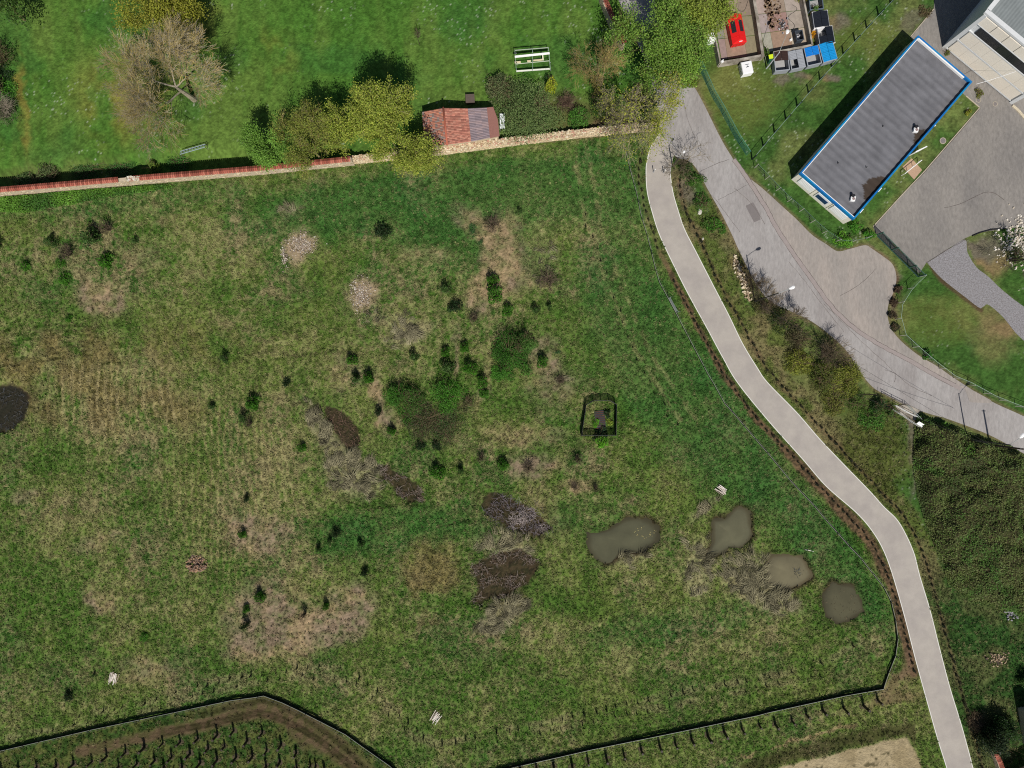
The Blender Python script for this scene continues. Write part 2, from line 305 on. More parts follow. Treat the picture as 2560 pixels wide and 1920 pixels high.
    c = mix(c, G((150, 138, 96)), ss(.3, .95, st) * ss(.3, .55, fine) * np.clip(streak, 0, 1) * .85)
    c = c * (1 - .3 * (ss(.3, .9, -st) * np.clip(streak, 0, 1) * ss(.3, .6, mid))[:, None])
    # furrows, wheel lines and mowing lines
    fur = np.zeros(len(X)); lit = np.zeros(len(X))
    for k in range(7): fur = np.maximum(fur, ss(4.5, 1.5, linedist(px + w1 * 8, py + w2 * 10, [(-20, 832 + k * 15), (60, 818 + k * 15), (140, 812 + k * 14), (250, 820 + k * 11)], 9)) * .8)
    for k in range(13): lit = np.maximum(lit, ss(5.5, 2, linedist(px + w1 * 10, py, [(163 + k * 22, 915), (155 + k * 22, 965), (158 + k * 23, 1030), (172 + k * 24, 1110)], 9)) * .9)
    for k in range(11): lit = np.maximum(lit, ss(4.5, 1.5, linedist(px + w1 * 8, py, [(505 + k * 21, 1060), (530 + k * 21, 1180), (575 + k * 20, 1320)], 9)) * .8)
    for k in range(8): lit = np.maximum(lit, ss(4, 1.5, linedist(px + w1 * 8, py, [(215 + k * 36, 1150), (240 + k * 36, 1290), (262 + k * 36, 1440)], 9)) * .5)
    for k in range(6): fur = np.maximum(fur, ss(4, 1.5, linedist(px + w1 * 8, py + w2 * 8, [(655, 1540 + k * 13), (700, 1547 + k * 13), (745, 1542 + k * 13)], 9)) * .8)
    for dd in (13, 27): fur = np.maximum(fur, ss(3.5, 1.2, linedist(px, py + w2 * 5, [(x - 4, y - dd) for x, y in FENCE_S], 9)) * .55)
    for ln in ([(1440, 400), (1468, 560), (1515, 700), (1590, 880), (1700, 1050)], [(1475, 410), (1500, 560), (1548, 700), (1625, 880), (1740, 1050)]): lit = np.maximum(lit, ss(8, 2, linedist(px + w1 * 14, py, ln, 14)) * .55)
    for ln in ([(480, 935), (640, 905), (760, 890), (868, 880)], [(0, 1010), (160, 960), (330, 880), (560, 820)], [(640, 1130), (840, 1245), (1060, 1235)]): fur = np.maximum(fur, ss(5, 1.5, linedist(px + w1 * 8, py + w2 * 8, ln, 9)) * .5)
    brk = ss(.25, .55, fbm(X, Y, 1.3, 2, 140)); c = c * (1 - .55 * (fur * brk)[:, None]); c = mix(c, G((150, 138, 100)), lit * brk * .62)
    # bare mauve-brown earth
    bare = np.clip(blob(250, 745, 62, 40, 20) * .9 + blob(640, 1330, 85, 50, 10) * .8 + blob(745, 1590, 150, 50, -12) * 1.05 + blob(880, 1520, 60, 60) * .8 + blob(680, 1540, 90, 40) * .7
                   + blob(1250, 640, 50, 100, 0) * .95 + blob(1205, 740, 40, 50) * .8 + blob(1290, 700, 40, 40) * .6 + blob(1330, 1165, 75, 30) * .9 + blob(1300, 1085, 110, 26, 5) * .6 + blob(1220, 930, 14, 110, 14) * .5
                   + blob(945, 1000, 12, 70, -6) * .9 + blob(975, 1060, 24, 30) * .8 + blob(1140, 880, 8, 60) * .7 + blob(255, 1500, 42, 30, 40) * .8 + blob(380, 1680, 80, 34, 10) * .7 + blob(60, 1240, 36, 26) * .6
                   + blob(250, 1355, 60, 26, -20) * .5 + blob(350, 640, 50, 40) * .4 + blob(1360, 880, 50, 40, 20) * .7 + blob(1380, 960, 60, 60) * .5 + blob(860, 920, 40, 60) * .5 + blob(700, 1480, 80, 50) * .5
                   + blob(1445, 1215, 45, 14, 0) * .7 + blob(1060, 640, 70, 20, 0) * .4 + blob(620, 1560, 60, 90, 5) * .6 + blob(420, 545, 40, 20) * .35 + blob(1180, 560, 60, 30, 30) * .7 + blob(1350, 1240, 30, 120, -30) * .3, 0, 1)
    bare = np.clip(bare * (.15 + 1.5 * np.clip((fq - .5) * .8 + .5, 0, 1)), 0, 1)
    c = mix(c, mix(G((124, 106, 90)) + 0 * X[:, None], G((138, 118, 92)), ss(.4, .6, mid)) * (.45 + 1.1 * vf[:, None]), bare * .85)
    # stony patches
    stony = np.clip(blob(745, 615, 46, 34, -30) + blob(905, 735, 36, 42, 10), 0, 1)
    c = mix(c, G((140, 122, 100)), stony * .85)
    # pale grass tussocks lying over
    pale = np.clip(blob(805, 1080, 24, 66, -25) + blob(880, 1190, 66, 48, 20) + blob(850, 1140, 40, 50) + blob(1030, 830, 60, 26, -20) * .9 + blob(980, 800, 60, 14) * .5 + blob(1250, 1545, 60, 26, -35) + blob(1290, 1520, 24, 34)
                   + blob(1255, 1360, 70, 26, 8) * .9 + blob(1750, 1420, 40, 70, 0) * .8 + blob(1870, 1440, 60, 60, 0) * .8 + blob(1930, 1500, 70, 30, 20) * .9 + blob(1560, 1395, 60, 22, -15) * .8 + blob(1760, 1270, 40, 16, -40) * .7
                   + blob(720, 530, 30, 20) * .5 + blob(1350, 640, 40, 60, 0) * .35 + blob(1410, 950, 18, 12) * .9, 0, 1)
    c = mix(c, mix(G((112, 106, 84)) + 0 * X[:, None], G((150, 140, 108)), ss(.4, .6, fine)), pale * .62)
    wet = np.clip(blob(1260, 1450, 100, 70, 0) * .9 + blob(1300, 1290, 110, 60, 20) * .8 + blob(840, 1110, 60, 110, -35) * .4 + blob(90, 1010, 50, 60) * .6 + blob(1190, 1210, 40, 16) * .8, 0, 1)
    c = mix(c, G((66, 54, 38)) * (.5 + fine[:, None]), wet * .6 * ss(.4, .6, fbm(X, Y, 1.1, 2, 91)))
    rowk = np.maximum(ss(13, 4, linedist(px, py, ROW_A, 30) + w2 * 18), ss(13, 4, linedist(px, py, ROW_B, 30) + w1 * 18)) * ss(.35, .6, fbm(X, Y, 2.4, 2, 96)); c = mix(c, G((130, 122, 90)), rowk * .5)
    c = c * 1.16
    # tiny drainage lines
    for ln in ([(585, 880), (760, 880), (868, 868)], [(288, 1263), (350, 1254), (402, 1249)], [(868, 1251), (930, 1262), (1040, 1258)], [(1090, 1318), (1140, 1301), (1187, 1298)], [(1190, 1111), (1240, 1098), (1330, 1092)], [(1468, 1175), (1530, 1168)], [(720, 1008), (770, 1018), (810, 1018)], [(725, 800), (750, 845)]):
        c = c * (1 - .6 * ss(4.0, 1.0, linedist(qx, qy, ln, 12)))[:, None]
    dens = np.clip(1.0 - bare * .75 - stony * .9, .05, 1); palew = pale
    # ---- lawn of the park, north of the wall
    wy = wall_y(px); park = ss(2, -4, py - wy) * (px < 1660)
    lawn = mix(G((66, 102, 38)) + 0 * X[:, None], G((86, 110, 48)), ss(.40, .72, big * .6 + fbm(X * 2.2, Y * .6, 5, 3, 101) * .5))
    lawn = mix(lawn, G((50, 92, 40)), ss(.5, .75, mid2) * .5)
    lawn = mix(lawn, G((124, 110, 52)), np.clip(blob(300, 220, 120, 90) * .3 + blob(500, 60, 60, 60) * .3 + blob(58, 260, 14, 120, -4) * .7 + blob(270, 290, 60, 90) * .3 + blob(660, 130, 80, 60) * .25, 0, 1) * ss(.3, .6, mid))
    lawn = lawn * (.62 + .76 * vfx[:, None])
    daisy = ss(.955, .99, np.random.RandomState(77).rand(len(X))) * ss(.48, .66, fbm(X, Y, 5, 3, 121))
    lawn = mix(lawn, G((205, 210, 190)), daisy * .4)
    lawn = mix(lawn, G((96, 84, 58)), np.clip(blob(1420, 300, 130, 60) * .6 + blob(150, 430, 200, 20, -5) * .3 + blob(1500, 330, 120, 20, -6) * .7, 0, 1))
    c = mix(c, lawn, park); dens = dens * (1 - park)
    # ---- depot side, east of the path: mown grass, verges
    pc = np.array(PATH_R[::4]); east_x = np.interp(py, pc[:, 1], pc[:, 0]); east = ss(-2, 4, px - np.where(py < 330, 1665, east_x)) * (py < 2200)
    eg = mix(G((58, 88, 38)) + 0 * X[:, None], G((92, 102, 56)), ss(.4, .66, big * .4 + mid * .6)); eg = eg * (.6 + .8 * vfx[:, None])
    eg = mix(eg, G((205, 210, 190)), ss(.965, .99, np.random.RandomState(78).rand(len(X))) * ss(.5, .65, mid2) * .35)
    mown = np.clip(blob(1850, 230, 90, 100, -30) * .8 + blob(2110, 90, 120, 50) * .6 + blob(2360, 800, 120, 60) * .5, 0, 1) * .5
    eg = mix(eg, G((118, 116, 60)), mown)
    verge = np.clip(ss(46, 20, linedist(px, py, HEDGE_R, 60)) + blob(1830, 600, 60, 120, -25) + blob(1930, 820, 60, 90, -30) + blob(2080, 1000, 90, 50, 30) * .5 + blob(1760, 300, 30, 120, -25) * .5, 0, 1)
    eg = mix(eg, mix(G((92, 100, 50)) + 0 * X[:, None], G((122, 110, 78)), ss(.42, .6, mid)) * (.6 + .8 * fine[:, None]), verge * .7)
    earth = np.clip(blob(1712, 480, 18, 40) * .9 + blob(1860, 690, 16, 70, -25) * .8 + blob(2080, 195, 16, 10) + blob(1952, 205, 20, 16) * .9 + blob(2000, 196, 22, 12) * .9 + blob(2095, 50, 24, 22) * .9 + blob(2440, 640, 10, 60, -35) * .6
                    + blob(2190, 640, 16, 40, -50) * 1.2 + blob(2236, 690, 22, 18) * .8 + blob(2480, 640, 50, 45) * .9 + blob(2235, 740, 12, 60) * .9 + blob(2500, 790, 60, 50, 30) * .5 + blob(2480, 850, 50, 60) * .3 + blob(2540, 820, 40, 30) * .6
                    + blob(2275, 1035, 26, 16, 30) * 1.2 + blob(2280, 1120, 10, 110, 0) * .9 + blob(2240, 70, 60, 20, -40) * .0 + blob(2285, 50, 45, 24, -35) * .7, 0, 1)
    eg = mix(eg, mix(G((128, 108, 78)) + 0 * X[:, None], G((104, 94, 84)), ss(.4, .6, mid2)) * (.7 + .6 * vf[:, None]), earth * .85)
    for ln in (ROAD_R[12:], ROAD_L[30:]): eg = mix(eg, G((112, 96, 74)) * (.7 + .6 * vf[:, None]), ss(10, 2, linedist(px, py, ln[::3], 20)) * .6)
    mead = np.clip(blob(2180, 1130, 90, 110) , 0, 1); eg = mix(eg, G((78, 84, 40)) * (.55 + .9 * fine[:, None]), mead * .8)
    se = ss(1380, 1500, py) * (px > 2290); eg = mix(eg, mix(G((50, 80, 36)) + 0 * X[:, None], G((80, 90, 52)), ss(.42, .6, mid)) * (.6 + .8 * fine[:, None]), se * .9)
    lh = ss(9, 3, linedist(px, py + w1 * 5, [(2330, 668), (2354, 700), (2412, 746), (2452, 775)], 14)) + ss(14, 6, linedist(px + w1 * 8, py, [(2190, 640), (2215, 668), (2240, 700)], 20)); eg = mix(eg, G((82, 62, 50)), np.clip(lh, 0, 1) * .8)
    c = mix(c, eg, east); dens = dens * (1 - east) + east * (verge * .7 + mead * .8 + se * .8 + .0)
    # ---- planting strips beside the path
    dl = linedist(px, py, HEDGE_L, 60); strip = ss(10 + 12 * ss(1000, 1250, py), 5, dl + w1 * 14); strip2 = ss(9, 3, linedist(px, py, HEDGE_R, 60) + w1 * 14)
    mulch = mix(G((106, 84, 64)) + 0 * X[:, None], G((70, 56, 44)), ss(.4, .6, vf))
    c = mix(c, mulch, np.clip(strip * .85 * ss(560, 760, py) + strip * .4 + strip2 * .55, 0, .95)); dens = dens * (1 - np.clip(strip + strip2 * .7, 0, 1))
    between = ss(26, 12, linedist(px, py, HEDGE_L, 60)) * (px > np.interp(py, [p[1] for p in HEDGE_L], [p[0] for p in HEDGE_L])); c = mix(c, G((74, 84, 42)) * (.6 + .8 * fine[:, None]), between * .6 * (1 - strip))
    # ---- farm track and young orchard to the south-west
    fy = np.interp(px, [p[0] for p in FENCE_W], [p[1] for p in FENCE_W]); orch = ss(-2, 4, py - fy) * (px < 1030)
    og = mix(G((48, 72, 30)) + 0 * X[:, None], G((82, 88, 46)), ss(.42, .62, fine)) * (.55 + .85 * vf[:, None]); c = mix(c, og, orch * .9)
    t1 = linedist(px, py, TRACK1, 40); t2 = linedist(px, py, TRACK2, 40); tw = np.clip(ss(26, 10, t1 + w1 * 14) * ss(450, 600, px) * .8 + ss(20, 9, t2 + w2 * 10) + blob(760, 1840, 110, 22, 35) * .8, 0, 1)
    c = mix(c, mix(G((98, 78, 62)) + 0 * X[:, None], G((76, 68, 46)), ss(.4, .6, fine)), tw * .8)
    rut = np.clip(ss(5, 2, np.abs(t1 - 3)) * .8 + ss(4, 1.5, np.abs(t2 - 6)) + ss(4, 1.5, np.abs(t2 - 1)) * .7, 0, 1) * ss(330, 460, px); c = c * (1 - .5 * rut[:, None] * (.5 + fine[:, None]))
    dens = dens * (1 - orch * .45) * (1 - tw * .9)
    ends = np.clip(blob(2230, 1745, 70, 16, -12) * .8 + blob(2270, 1660, 16, 60, 12) * .7 + blob(2240, 1700, 40, 14, -50) * .8, 0, 1) * (px < np.interp(py, [p[1] for p in PATH_L], [p[0] for p in PATH_L]))
    c = mix(c, G((112, 90, 72)) * (.6 + .8 * fine[:, None]), ends * .8); dens = dens * (1 - ends * .8)
    # ---- tan field and weedy margin
    sd = polydist(px + w1 * 14, py + w2 * 14, SOIL, 90); soil = ss(-3, 3, sd)
    c = mix(c, mix(G((142, 128, 98)) + 0 * X[:, None], G((156, 142, 112)), ss(.4, .6, mid)) * (.86 + .28 * vfx[:, None]), soil); sw = soil * ss(.72, .80, fbm(X, Y, .8, 2, 99)) * ss(.4, .6, mid); c = mix(c, G((66, 62, 40)), sw * .8)
    strp = ss(7, 3, linedist(qx, qy, [(1860, 1885), (1930, 1868), (2000, 1846), (2080, 1828), (2135, 1812)], 30)) * .8; c = mix(c, G((150, 132, 98)), strp * ss(.35, .5, mid))
    weed = ss(46, 12, np.abs(sd + 22) * 1.6) * (1 - soil) * (px < 2290) * (px > 1850) * (1 - strp); c = mix(c, G((58, 50, 34)) * (.5 + fine[:, None]), weed * .75)
    dens = dens * (1 - soil) * (1 - weed * .5)
    # ---- ponds
    h = (fine - .5) * .16 + (mid - .5) * .22 + (vf - .5) * .08
    for poly, dep in ((W1, .5), (W2, .5), (W3, .45), (W4, .35)):
        d = polydist(px + w1 * 16, py + w2 * 16, poly, 40)
        d = d + (fbm(X, Y, .8, 3, 97) - .5) * 12; c = mix(c, G((58, 47, 36)) * (.5 + .9 * vf[:, None]), ss(-17, -1, d) * (.45 + .5 * ss(.4, .6, mid))); h = h * (1 - ss(-16, -2, d)) - dep * ss(-7, 14, d); dens = dens * ss(-1, -6, d)
    for poly in (D1, D2, D3, D4, D5):
        d = polydist(px + w1 * 22, py + w2 * 22, poly, 40) + (fbm(X, Y, .9, 3, 98) - .5) * 14
        k = ss(-5, 4, d); c = mix(c, mix(G((42, 35, 28)) + 0 * X[:, None], G((64, 52, 40)), ss(.4, .62, vf)), k * .92); h = h * (1 - k * .6) - .38 * ss(-14, 8, d); dens = dens * (1 - k)
    c = mix(c, G((40, 40, 34)), ss(-2, 6, polydist(px, py, D5, 40)) * .8)
    # ---- slopes flatten under paving
    pv = np.maximum(polydist(px, py, ROAD_POLY, 40), np.maximum(polydist(px, py, PATH_POLY, 40), np.maximum(polydist(px, py, YARD, 40), polydist(px, py, GRAVEL, 40))))
    k = ss(-6, -1, pv); h = h * (1 - k) - .03 * k; dens = dens * ss(-2, -6, pv)
    lawnk = np.clip(park + east * .8, 0, 1); h = h * (1 - .75 * lawnk)
    for b in ((1790, -50, 2040, 175), (1960, 60, 2470, 570), (1030, 225, 1270, 400)):
        inside = (px > b[0]) & (px < b[2]) & (py > b[1]) & (py < b[3]); h = np.where(inside, np.minimum(h * .3, 0.0), h)
    sink = ss(80, 44, wy - py) * ss(4, 9, wy - py) * ss(900, 820, px); h = h - 1.25 * sink
    wallk = ss(30, 12, np.abs(py - wy)) * (px < 1660); h = np.where(sink > .01, h, h * (1 - wallk * .8))
    for d_ in FENCE_E, FENCE_S, FENCE_W: dens = dens * ss(2, 6, linedist(px, py, d_, 12))
    return np.clip(c, .004, .9), h, np.clip(dens, 0, 1), palew, sm
GC, GH, GD, GP, GS = ground_at(X, Y)
out_ = (np.abs(X) > 80.5) | (np.abs(Y) > 60.5); GC[out_] = (LA((70, 94, 42)) * (.85 + .3 * fbm(X[out_], Y[out_], 260, 2, 5)[:, None])); GH[out_] = 0.0
nx, ny = len(gx), len(gy)
ii = (np.arange(ny - 1)[:, None] * nx + np.arange(nx - 1)[None, :]).ravel()
F = np.stack([ii, ii + 1, ii + nx + 1, ii + nx], 1)
M_ground = mat('ground_cover', vcol=True, rough=0.95, noise=0.32, nscale=2.6, bump=0.14, bscale=3.4, spec=0.05)
g = np_mesh('ground', np.stack([X, Y, GH], 1), F, GC, M_ground, smooth=True); tag(g, kind='structure')
# ------------------------------------------------------------------ grass tufts (stuff, scattered on the field)
def tuft_mesh(name, n, r, h, w, seed, lean=1.0):
    rs = np.random.RandomState(seed); V = []; Fc = []
    for i in range(n):
        a = rs.rand() * 2 * math.pi; b = np.array([math.cos(a), math.sin(a)]); o = b * rs.rand() * r * .3
        p = np.array([-b[1], b[0]]) * w * (.6 + .8 * rs.rand()); t = o + b * r * (.5 + .6 * rs.rand()) * lean
        m = (o + t) / 2; hh = h * (.6 + .6 * rs.rand()); k = len(V)
        V += [(*(o - p / 2), 0), (*(o + p / 2), 0), (*(m + p / 2), hh * .8), (*(m - p / 2), hh * .8), (*t, hh * (.5 + .5 * rs.rand()))]
        Fc += [(k, k + 1, k + 2, k + 3), (k + 3, k + 2, k + 4)]
    me = bpy.data.meshes.new(name); me.from_pydata(V, [], Fc); me.update(); return me
def scatter(name, source, pts, rot, scl, col, label=None):
    me = bpy.data.meshes.new(name); n = len(pts); me.vertices.add(n); me.vertices.foreach_set('co', np.asarray(pts, np.float32).ravel())
    for nm, ty, arr, key in (('rot', 'FLOAT_VECTOR', rot, 'vector'), ('scl', 'FLOAT', scl, 'value'), ('tint', 'FLOAT_COLOR', np.hstack([col, np.ones((n, 1))]), 'color')):
        a = me.attributes.new(nm, ty, 'POINT'); a.data.foreach_set(key, np.asarray(arr, np.float32).ravel())
    me.update(); o = bpy.data.objects.new(name, me); COL.objects.link(o); tag(o, kind='stuff')
    ng = bpy.data.node_groups.new(name, 'GeometryNodeTree')
    ng.interface.new_socket('Geometry', in_out='INPUT', socket_type='NodeSocketGeometry'); ng.interface.new_socket('Geometry', in_out='OUTPUT', socket_type='NodeSocketGeometry')
    N = ng.nodes; L = ng.links; gi = N.new('NodeGroupInput'); go = N.new('NodeGroupOutput'); ip = N.new('GeometryNodeInstanceOnPoints'); oi = N.new('GeometryNodeObjectInfo')
    oi.inputs['Object'].default_value = source; oi.transform_space = 'ORIGINAL'
    r = N.new('GeometryNodeInputNamedAttribute'); r.data_type = 'FLOAT_VECTOR'; r.inputs[0].default_value = 'rot'
    s = N.new('GeometryNodeInputNamedAttribute'); s.data_type = 'FLOAT'; s.inputs[0].default_value = 'scl'
    L.new(gi.outputs[0], ip.inputs['Points']); L.new(oi.outputs['Geometry'], ip.inputs['Instance'])
    L.new(r.outputs[0], ip.inputs['Rotation']); L.new(s.outputs[0], ip.inputs['Scale']); L.new(ip.outputs[0], go.inputs[0])
    o.modifiers.new('scatter', 'NODES').node_group = ng; return o
M_tuft = mat('grass_blade', inst='tint', rough=0.7, trans=0.25, spec=0.1)
rs = np.random.RandomState(5)
def cand(n, box):
    x = rs.uniform(*P(box[0], 0)[:1] + P(box[2], 0)[:1], n); y = rs.uniform(P(0, box[3])[1], P(0, box[1])[1], n); return x, y
def place_tufts(name, n, box, mesh, pale, smin, smax, seed):
    x, y = cand(n, box); c, h, d, pw, sm = ground_at(x, y)
    keep = rs.rand(n) < ((d * (1 - .6 * pw)) if not pale else np.clip(pw, 0, 1) ** 1.9 * .8 * (d > .15) * ss(.36, .60, fbm(x, y, 1.1, 3, 333))); x, y, c, h, pw, sm = (q[keep] for q in (x, y, c, h, pw, sm)); n = len(x)
    src = bpy.data.objects.new(name.replace('tufts', 'tuft'), mesh); mesh.materials.append(M_tuft); src.location = (x[0], y[0], h[0]); COL.objects.link(src); tag(src, kind='stuff')
    if pale:
        ang = 1.2 + (fbm(x, y, 4, 2, 301) - .5) * 9; rot = np.stack([rs.normal(0, .15, n), rs.normal(0, .15, n), ang + rs.normal(0, .35, n)], 1)
        col = LA((142, 136, 108))[None] * (.3 + 1.1 * rs.rand(n, 1)); col = col * (1 - .0) + 0
    else:
        rot = np.stack([rs.normal(0, .2, n), rs.normal(0, .2, n), rs.rand(n) * 6.28], 1)
        k = (rs.rand(n) < (.12 + sm * .5))[:, None]; col = np.where(k, c * .5 + LA((160, 152, 108))[None] * .5, c * 1.1) * (.62 + .8 * rs.rand(n, 1))
    return scatter(name, src, np.stack([x, y, h - .02], 1), rot, rs.uniform(smin, smax, n), np.clip(col, .004, .8))
place_tufts('field_grass_tufts', 240000, (-40, 330, 2700, 1980), tuft_mesh('field_grass_tuft', 10, .27, .20, .045, 1), False, .5, 1.35, 1)
def pale_mesh():
    rr = np.random.RandomState(9); V = []; Fc = []
    for i in range(12):
        o = rr.normal(0, .12, 2); a = rr.normal(0, .35); d = np.array([math.cos(a), math.sin(a)]); L = rr.uniform(.7, 1.4); w = rr.uniform(.016, .032); p = np.array([-d[1], d[0]]) * w; k = len(V)
        m = o + d * L * .45; e = o + d * L; V += [(*(o - p), 0), (*(o + p), 0), (*(m + p), .28), (*(m - p), .28), (*e, .08)]; Fc += [(k, k + 1, k + 2, k + 3), (k + 3, k + 2, k + 4)]
    me = bpy.data.meshes.new('lying_grass_tuft'); me.from_pydata(V, [], Fc); me.update(); return me
place_tufts('lying_grass_tufts', 110000, (560, 480, 2100, 1640), pale_mesh(), True, .6, 1.3, 2)
# ------------------------------------------------------------------ paved surfaces
def pxy(pts, z=0): return [P(x, y, z) for x, y in pts]
def ribbon(name, line, w, z, m, parent=None):
    pl = np.array(pxy(line)); d = np.gradient(pl, axis=0); d /= np.linalg.norm(d, axis=1)[:, None] + 1e-9; n = np.stack([-d[:, 1], d[:, 0]], 1)
    w = np.asarray(w) if hasattr(w, '__len__') else np.full(len(pl), w)
    a = pl + n * w[:, None] / 2; b = pl - n * w[:, None] / 2; k = len(pl); V = np.vstack([a, b]); V = np.hstack([V, np.full((2 * k, 1), z)])
    Fc = np.array([(i, k + i, k + i + 1, i + 1) for i in range(k - 1)]); return np_mesh(name, V, Fc, None, m, parent)
M_path = mat('resin_path', lin((166, 159, 150)), 0.85, noise=0.09, nscale=.9, bump=0.004, bscale=60, col2=lin((157, 150, 143)), n2=0.35)
M_line = mat('white_line', lin((212, 210, 202)), 0.7, noise=0.06, nscale=5)
def band(line_l, line_r, name, z0, z1, m):
    """surface between two edge lines with the same number of stations"""
    def res(l, n):
        l = np.array(l); s = np.concatenate([[0], np.cumsum(np.linalg.norm(np.diff(l, axis=0), axis=1))]); t = np.linspace(0, s[-1], n)
        return np.stack([np.interp(t, s, l[:, 0]), np.interp(t, s, l[:, 1])], 1)
    n = 260; a = np.array(pxy(res(line_l, n))); b = np.array(pxy(res(line_r, n)))
    V = np.vstack([np.c_[a, np.full(n, z1)], np.c_[b, np.full(n, z1)], np.c_[a, np.full(n, z0)], np.c_[b, np.full(n, z0)]]); Fc = []
    for i in range(n - 1): Fc += [(i, i + 1, n + i + 1, n + i), (2 * n + i, 2 * n + i + 1, i + 1, i), (n + i, n + i + 1, 3 * n + i + 1, 3 * n + i)]
    return np_mesh(name, V, np.array(Fc)[:, ::-1], None, m)
path = band(PATH_L, PATH_R, 'cycle_path', -.12, .05, M_path); tag(path, kind='structure')
el = ribbon('edge_line', [p for p in PATH_L if p[1] > 320], .11, .054, M_line, path); er = ribbon('edge_line', [p for p in PATH_R if p[1] > 398], .11, .054, M_line, path)
M_road = mat('old_asphalt', lin((156, 152, 149)), 0.9, noise=0.24, nscale=3.0, bump=0.006, bscale=40, col2=lin((143, 138, 135)), n2=0.3, stretch=(1, .35, 1, -.9))
M_fore = mat('forecourt_asphalt', lin((142, 136, 130)), 0.9, noise=0.24, nscale=3.2, bump=0.006, bscale=40, col2=lin((156, 147, 139)), n2=0.25, stretch=(1, .3, 1, .7))
M_yard = mat('yard_asphalt', lin((134, 129, 123)), 0.9, noise=0.28, nscale=2.6, bump=0.006, bscale=40, col2=lin((120, 116, 112)), n2=0.16, stretch=(1, .45, 1, .9))
M_band = mat('patched_asphalt', lin((148, 138, 134)), 0.9, noise=0.12, nscale=2)
M_tar = mat('tar_crack', lin((96, 88, 84)), 0.8, noise=0.2)
M_patch = mat('asphalt_patch', lin((118, 112, 110)), 0.85, noise=0.08)
BAND = catmull([(1832, 396), (1868, 446), (1915, 520), (1936, 560), (1975, 622), (2030, 700), (2080, 768), (2135, 820), (2200, 862), (2280, 905), (2352, 946), (2410, 975)])
mb = MB(); road_pts = pxy(ROAD_L) + pxy(ROAD_R)[::-1]; mb.prism(road_pts, -.15, 0.012)
rd = mb.build('road', M_road); tag(rd, kind='structure')
i0 = min(range(len(ROAD_R)), key=lambda i: abs(ROAD_R[i][0] - 1832) + abs(ROAD_R[i][1] - 396)); i1 = min(range(len(ROAD_R)), key=lambda i: abs(ROAD_R[i][0] - 2410) + abs(ROAD_R[i][1] - 962))
mb = MB(); mb.prism(pxy(BAND[2:-3]) + pxy(ROAD_R[i0 + 2:i1 - 1])[::-1], -.02, 0.018); tag(mb.build('forecourt', M_fore), kind='structure')
bd = ribbon('repair_strip', BAND[1:-2], .62, .024, M_band, rd)
off = lambda l, d: [(x + d * .72, y - d * .62) for x, y in l]
def crack(line, w=.05, z=.03, parent=None, jit=2.0, seed=0):
    rr = random.Random(seed); l = [(x + rr.uniform(-jit, jit) * .4, y + rr.uniform(-jit, jit) * .4) for x, y in catmull(line, 7)]
    return ribbon('tar_crack', l, [w * rr.uniform(.5, 1.4) for _ in l], z, M_tar, parent)
crack(off(BAND[1:-2:4], 5.5), .06, .03, rd); crack(off(BAND[1:-2:4], -5.5), .055, .03, rd)
for i, l in enumerate([[(1752, 428), (1790, 410), (1822, 398)], [(1795, 500), (1835, 480), (1868, 462)], [(1772, 482), (1790, 500), (1812, 530), (1850, 580)], [(1836, 470), (1878, 510), (1912, 560)], [(1972, 655), (2010, 700), (2050, 755), (2110, 830)], [(2060, 760), (2150, 850), (2210, 905), (2270, 960), (2330, 990)], [(2100, 740), (2150, 710), (2190, 672)], [(2210, 925), (2240, 935), (2236, 955)], [(1700, 210), (1720, 300), (1752, 380)]]):
    crack(l, .04, .031, rd, 2, i)
mb = MB(); mb.prism(pxy([(1864, 515), (1883, 506), (1899, 535), (1901, 549), (1885, 556)]), .0, .026); mb.build('asphalt_patch', M_patch, rd)
mb = MB(); mb.prism(pxy([(2392, 962), (2412, 972), (2424, 1004), (2432, 1006), (2480, 1008), (2476, 1000), (2440, 980), (2412, 966)]), .0, .026); mb.build('asphalt_patch', M_fore, rd)
mb = MB(); mb.prism(pxy(YARD), -.15, .014); yd = mb.build('yard', M_yard); tag(yd, kind='structure')
for i, l in enumerate([[(2183, 570), (2253, 490), (2312, 430), (2450, 271)], [(2316, 657), (2362, 628), (2412, 600)], [(2360, 520), (2400, 510), (2470, 480), (2510, 500)], [(2276, 95), (2310, 52), (2334, 26)]]): crack(l, .07, .03, yd, 1, 40 + i)
M_kerb = mat('kerb_concrete', lin((172, 162, 142)), 0.9, noise=0.2, nscale=3)
kb = MB()
for a, b in (((2183, 566), (2253, 489)), ((2253, 489), (2311, 428)), ((2311, 428), (2449, 269)), ((2449, 269), (2415, 240)), ((2276, 92), (2334, 23))):
    kb.beam(PZ(*a, .03), PZ(*b, .03), .12, .12)
kb.build('kerb', M_kerb, yd)
M_gravel = mat('grey_gravel', lin((140, 138, 140)), 0.95, noise=0.6, nscale=14, bump=0.06, bscale=9, col2=lin((122, 118, 118)), n2=5)
mb = MB(); mb.prism(pxy(catmull(GRAVEL + GRAVEL[:1], 10)), -.1, .02); tag(mb.build('gravel_bed', M_gravel), kind='structure')
mb = MB(); mb.prism(pxy([(2256, 417), (2279, 396), (2305, 425), (2285, 449)]), -.1, .03); M_slab = mat('entrance_slab', lin((170, 142, 118)), 0.85, noise=0.15, nscale=4); tag(mb.build('entrance_path', M_slab), kind='structure')
